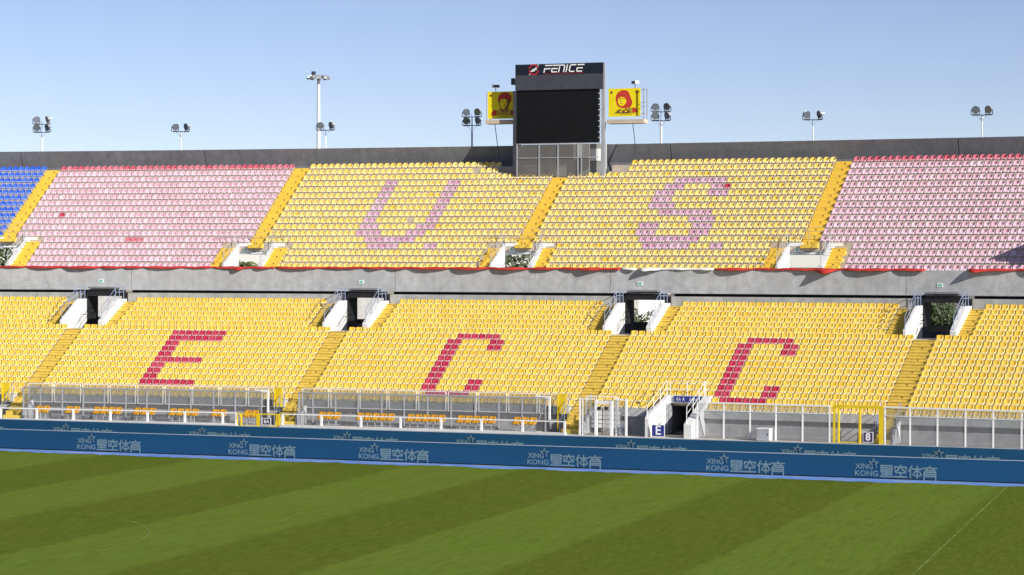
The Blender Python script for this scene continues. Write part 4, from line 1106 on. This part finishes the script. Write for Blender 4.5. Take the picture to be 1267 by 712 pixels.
# low yellow gate 8A
t = thing('yellow_gate', 'low yellow gate in the railing that carries the 8A sign', 'gate', -13.5, -18.35, 1.0)
for x in (-1.55, -1.25, -0.10, 0.0, 1.3, 1.45):
    m = MB(); m.box(x - 0.05, x + 0.05, -0.05, 0.05, 0.0, 0.92); m.build('post', 'yellow_metal', t)
for a, b in ((-1.2, -0.15), (0.05, 1.25)):
    m = MB(); m.box(a, b, -0.03, 0.03, 0.84, 0.92); m.build('rail', 'yellow_metal', t)
    m = MB(); m.box(a, b, -0.03, 0.03, 0.06, 0.12); m.build('rail', 'yellow_metal', t)
m = MB(); pts = [(-1.55 + 0.15 * math.cos(a), 0.55 + 0.35 * math.sin(a)) for a in np.linspace(0, math.pi, 7)]
for (a, b), (c_, d_) in zip(pts, pts[1:]): m.tube((a + .15, -0.06, b), (c_ + .15, -0.06, d_), 0.025, 5)
m.build('hoop', 'yellow_metal', t)
# yellow door panels at the foot of the aisles
for s, lab in ((-34.82, 'yellow door panel at the foot of the leftmost lower stair'), (-13.55, 'yellow door panel above the gate with the 8A sign'), (7.45, 'yellow door panel between the glass fence and the white gate')):
    t = thing('door_panel', lab, 'gate', s, -15.0, 2.1, 'yellow door panels at the stair feet')
    m = MB(); m.box(-0.26, 0.26, 0, 0.04, 0.06, 1.27); m.build('leaf', 'yellow_metal', t)
    m = MB(); m.box(-0.32, -0.262, -0.03, 0.06, -1.1, 1.33); m.build('post', 'yellow_metal', t)
    m = MB(); m.box(-0.261, 0.29, -0.012, 0.05, 1.272, 1.33); m.build('top_bar', 'yellow_metal', t)
# white return frame of the left fence
for s, lab in ((-13.85, 'white angled frame at the right end of the left glass fence'), (6.95, 'white angled frame at the right end of the middle glass fence'), (-35.1, 'white angled frame at the left edge beside the yellow stair')):
    t = thing('end_frame', lab, 'fence', s, -16.2, 1.0)
    m = MB(); m.box(-0.9, 0.12, -0.05, 0.05, 2.22, 2.36); m.build('top_bar', 'white_metal', t)
    m = MB(); m.box(0.0, 0.12, -0.05, 0.05, 0.85, 2.219); m.build('post', 'white_metal', t)
    m = MB(); m.tube((-0.1, 0.0, 2.2), (-0.75, 0.0, 0.7), 0.03, 5); m.build('brace', 'galvanised', t)
    m = MB(); m.box(-0.85, -0.02, 0.03, 0.06, 0.02, 0.8); m.build('lower_panel', 'dark_metal', t)
# white gate cage beside the tunnel
t = thing('turnstile_cage', 'white steel gate cage with glass sides left of the tunnel', 'gate', 10.98, -16.8, 1.0)
for x, y, w in ((-1.50, 0, .10), (-1.32, 0.0, .06), (-0.72, 0.9, .06), (-0.42, 0, .16), (0.62, 0, .16), (0.82, 0.3, .08), (1.52, 0.2, .12), (-1.5, 1.2, .08), (0.6, 1.2, .08)):
    m = MB(); m.box(x - w / 2, x + w / 2, y - w / 2, y + w / 2, 0, 2.35 if w < 0.15 else 2.2); m.build('post', 'white_metal', t)
m = MB(); m.box(-0.33, 0.53, -0.06, 0.06, 2.0, 2.18); m.build('header', 'white_metal', t)
for a, b, y in ((-1.44, -0.51, 0.0), (0.71, 1.45, 0.25)):
    m = MB(); m.box(a, b, y - 0.03, y + 0.03, 2.26, 2.33); m.build('top_bar', 'white_metal', t)
m = MB(); m.box(-1.46, 0.56, 1.17, 1.23, 2.36, 2.42); m.build('top_bar', 'white_metal', t)
m = MB(); m.tube((0.02, -0.02, 0.0), (0.02, -0.02, 1.75), 0.035, 6); m.build('centre_post', 'dark_metal', t)
for x in (-0.22, 0.26):
    m = MB(); n = 8
    for a in range(4):
        z0, z1 = -math.cos(math.pi * a / 4), -math.cos(math.pi * (a + 1) / 4); r0, r1 = math.sin(math.pi * a / 4), math.sin(math.pi * (a + 1) / 4)
        m.add([(x + 0.13 * r0 * math.cos(2 * math.pi * i / n), 0.13 * r0 * math.sin(2 * math.pi * i / n), 1.72 + 0.13 * z0) for i in range(n)] + [(x + 0.13 * r1 * math.cos(2 * math.pi * i / n), 0.13 * r1 * math.sin(2 * math.pi * i / n), 1.72 + 0.13 * z1) for i in range(n)], [(i, (i + 1) % n, n + (i + 1) % n, n + i) for i in range(n)])
    m.tube((x, 0, 1.82), (0.02, -0.02, 1.9), 0.018, 4); m.build('dome_camera', 'plain_black', t)
for a, b, y in ((-1.44, -0.52, 0.0), (0.72, 1.44, 0.24), (-0.32, 0.52, 1.2)):
    m = MB(); m.box(a, b, y - 0.006, y + 0.006, 0.1, 2.2); m.build('pane', 'clear_glass', t)
for zz in (0.35, 0.62, 0.9, 1.18):
    m = MB(); m.box(-1.4, 0.5, 1.9, 1.95, zz, zz + 0.22); m.build('rear_plank', 'render_white', t)
m = MB(); m.add([(0.85, 0.5, 0.02), (1.35, 0.5, 0.02), (1.35, 1.0, 0.02), (0.85, 1.0, 0.02), (0.95, 0.9, 0.75), (1.35, 0.9, 0.75), (1.35, 1.0, 0.75), (0.95, 1.0, 0.75)], [(3, 2, 1, 0), (4, 5, 6, 7), (0, 1, 5, 4), (1, 2, 6, 5), (2, 3, 7, 6), (3, 0, 4, 7)])
m.build('control_desk', 'grey_metal', t)
# white cabinet on the walkway
t = thing('cabinet', 'small white electrical cabinet standing before the grey wall', 'cabinet', 22.05, -16.9, 1.0)
m = MB(); m.box(-0.42, 0.42, 0, 0.55, 0.04, 0.78); m.build('body', 'white_metal', t)
m = MB(); m.box(-0.37, 0.37, -0.02, -0.002, 0.09, 0.74); dr = m.build('door', 'galvanised', t)
m = MB(); m.box(0.28, 0.33, -0.04, -0.021, 0.35, 0.48); m.build('handle', 'dark_metal', dr)
# equipment heap at the end of the middle walkway
t = thing('sand_heap', 'small pale heap beside equipment at the end of the white railing', 'heap', 6.6, -17.2, 1.0)
m = MB(); n = 12; v = [(0, 0, 0.2)]
for ring, (r_, z_) in enumerate(((0.3, 0.13), (0.6, 0.05), (0.85, 0.004))):
    v += [(r_ * math.cos(2 * math.pi * i / n) * random.uniform(.85, 1.15), 0.6 * r_ * math.sin(2 * math.pi * i / n), z_ * random.uniform(.8, 1.2)) for i in range(n)]
f = [(0, 1 + i, 1 + (i + 1) % n) for i in range(n)]
for a in range(2): f += [(1 + a * n + i, 1 + a * n + n + i, 1 + a * n + n + (i + 1) % n, 1 + a * n + (i + 1) % n) for i in range(n)]
m.add(v, f); m.sm = True; m.build('heap', 'walkway_concrete', t)

# ------------------------------------------------------------------ what lies behind the stand
def blob_tree(name, label, x, y, h, r, seed, mat='leaf_dark', n=9000, crown0=0.25, ls=1.0):
    rr = random.Random(seed)
    t = bpy.data.objects.new(name, None); COL.objects.link(t); t.location = (x, y, 0); tag(t, label, 'tree', 'trees behind the stand')
    m = MB(); m.tube((0, 0, 0), (0.1, 0.1, h * 0.55), 0.32, 8, 0, 0.16)
    for k in range(6):
        a = rr.uniform(0, 6.28); m.tube((0.05, 0.05, h * rr.uniform(0.3, 0.5)), (math.cos(a) * r * .6, math.sin(a) * r * .6, h * rr.uniform(.55, .8)), 0.11, 6, 0, 0.04)
    m.build('trunk', 'bark', t)
    cl = [(rr.uniform(-.65, .65) * r, rr.uniform(-.65, .65) * r, h * (crown0 + (1 - crown0) * rr.uniform(.12, .82)), rr.uniform(.28, .5) * r) for _ in range(26)]
    v = []; f = []
    for k in range(n):
        cx, cy, cz, cr = cl[k % len(cl)]; u = Vector((rr.gauss(0, 1), rr.gauss(0, 1), rr.gauss(0, 1))).normalized() * cr * rr.uniform(.7, 1.05)
        p = Vector((cx, cy, min(h, cz + u.z * 0.85))) + Vector((u.x, u.y, 0)); s_ = rr.uniform(.13, .28) * ls
        a = Vector((rr.gauss(0, 1), rr.gauss(0, 1), rr.gauss(0, 1))).normalized() * s_; b = a.orthogonal().normalized() * s_ * .6
        o_ = len(v); v += [p - a, p + b, p + a, p - b]; f.append((o_, o_ + 1, o_ + 2, o_ + 3))
    m = MB(); m.add(v, f); m.build('crown', mat, t); return t
blob_tree('evergreen_tree', 'dark green tree seen through the leftmost upper entrance', -74, 46, 14.5, 5.5, 11)
blob_tree('evergreen_tree', 'rounded dark tree seen through the upper entrance left of the U', -44.2, 44, 12.2, 3.4, 12)
blob_tree('evergreen_tree', 'dense green tree seen through the upper entrance below the scoreboard', -17.5, 44, 14.5, 5.5, 13)
for x, sd, lab in ((24.5, 14, 'green hedge tree behind the rightmost lower entrance'), (20.0, 15, 'green hedge tree left of the rightmost lower entrance'), (-4.5, 16, 'low green tree behind the third lower entrance')):
    blob_tree('hedge_tree', lab, x, 40, 9.6 if sd < 16 else 8.2, 3.6, sd, n=11000, crown0=0.1, ls=0.65)
t = bpy.data.objects.new('palm_tree', None); COL.objects.link(t); t.location = (-47.3, 47, 0); tag(t, 'palm tree seen through the upper entrance left of the U', 'tree')
m = MB(); m.tube((0, 0, 0), (0.2, 0, 11.4), 0.28, 8, 0, 0.2); m.build('trunk', 'bark', t)
rr = random.Random(5)
for k in range(22):
    az = 2 * math.pi * k / 22 + rr.uniform(-.1, .1); el = rr.uniform(-.2, 1.1); m = MB(); v = []; f = []
    prev = None
    for q in range(9):
        u = q / 8; rad = 2.4 * u; z = 11.4 + math.sin(el) * 1.6 * u * 1.6 - 2.2 * u * u
        c = Vector((0.2 + rad * math.cos(az) * math.cos(el * .6), rad * math.sin(az) * math.cos(el * .6), z)); w_ = 0.34 * math.sin(math.pi * min(1, .12 + u * .85))
        side = Vector((-math.sin(az), math.cos(az), 0)) * w_
        v += [c - side - Vector((0, 0, w_ * .5)), c + Vector((0, 0, .02)), c + side - Vector((0, 0, w_ * .5))]
        if q: o_ = 3 * q; f += [(o_ - 3, o_ - 2, o_ + 1, o_), (o_ - 2, o_ - 1, o_ + 2, o_ + 1)]
    m.add(v, f); m.build('frond', 'leaf_palm', t)
t = bpy.data.objects.new('low_building', None); COL.objects.link(t); t.location = (-48, 66, 0); tag(t, 'low white building seen through the left lower entrances', 'building')
m = MB(); m.box(-45, 36, 0, 10, 0, 8.6); m.build('wall', 'render_white', t)
m = MB(); m.box(-45.4, 36.4, -0.4, 10.4, 8.602, 9.0); m.build('roof', 'terrace_concrete', t)
for x in np.arange(-42, 34, 6.0):
    for zz in (1.2, 4.4):
        m = MB(); m.box(x, x + 1.6, -0.03, -0.002, zz, zz + 1.7); w_ = m.build('window', 'window_dark', t)
        m = MB(); m.box(x - 0.1, x + 1.7, -0.12, -0.032, zz - 0.14, zz - 0.01); m.build('sill', 'terrace_concrete', w_)
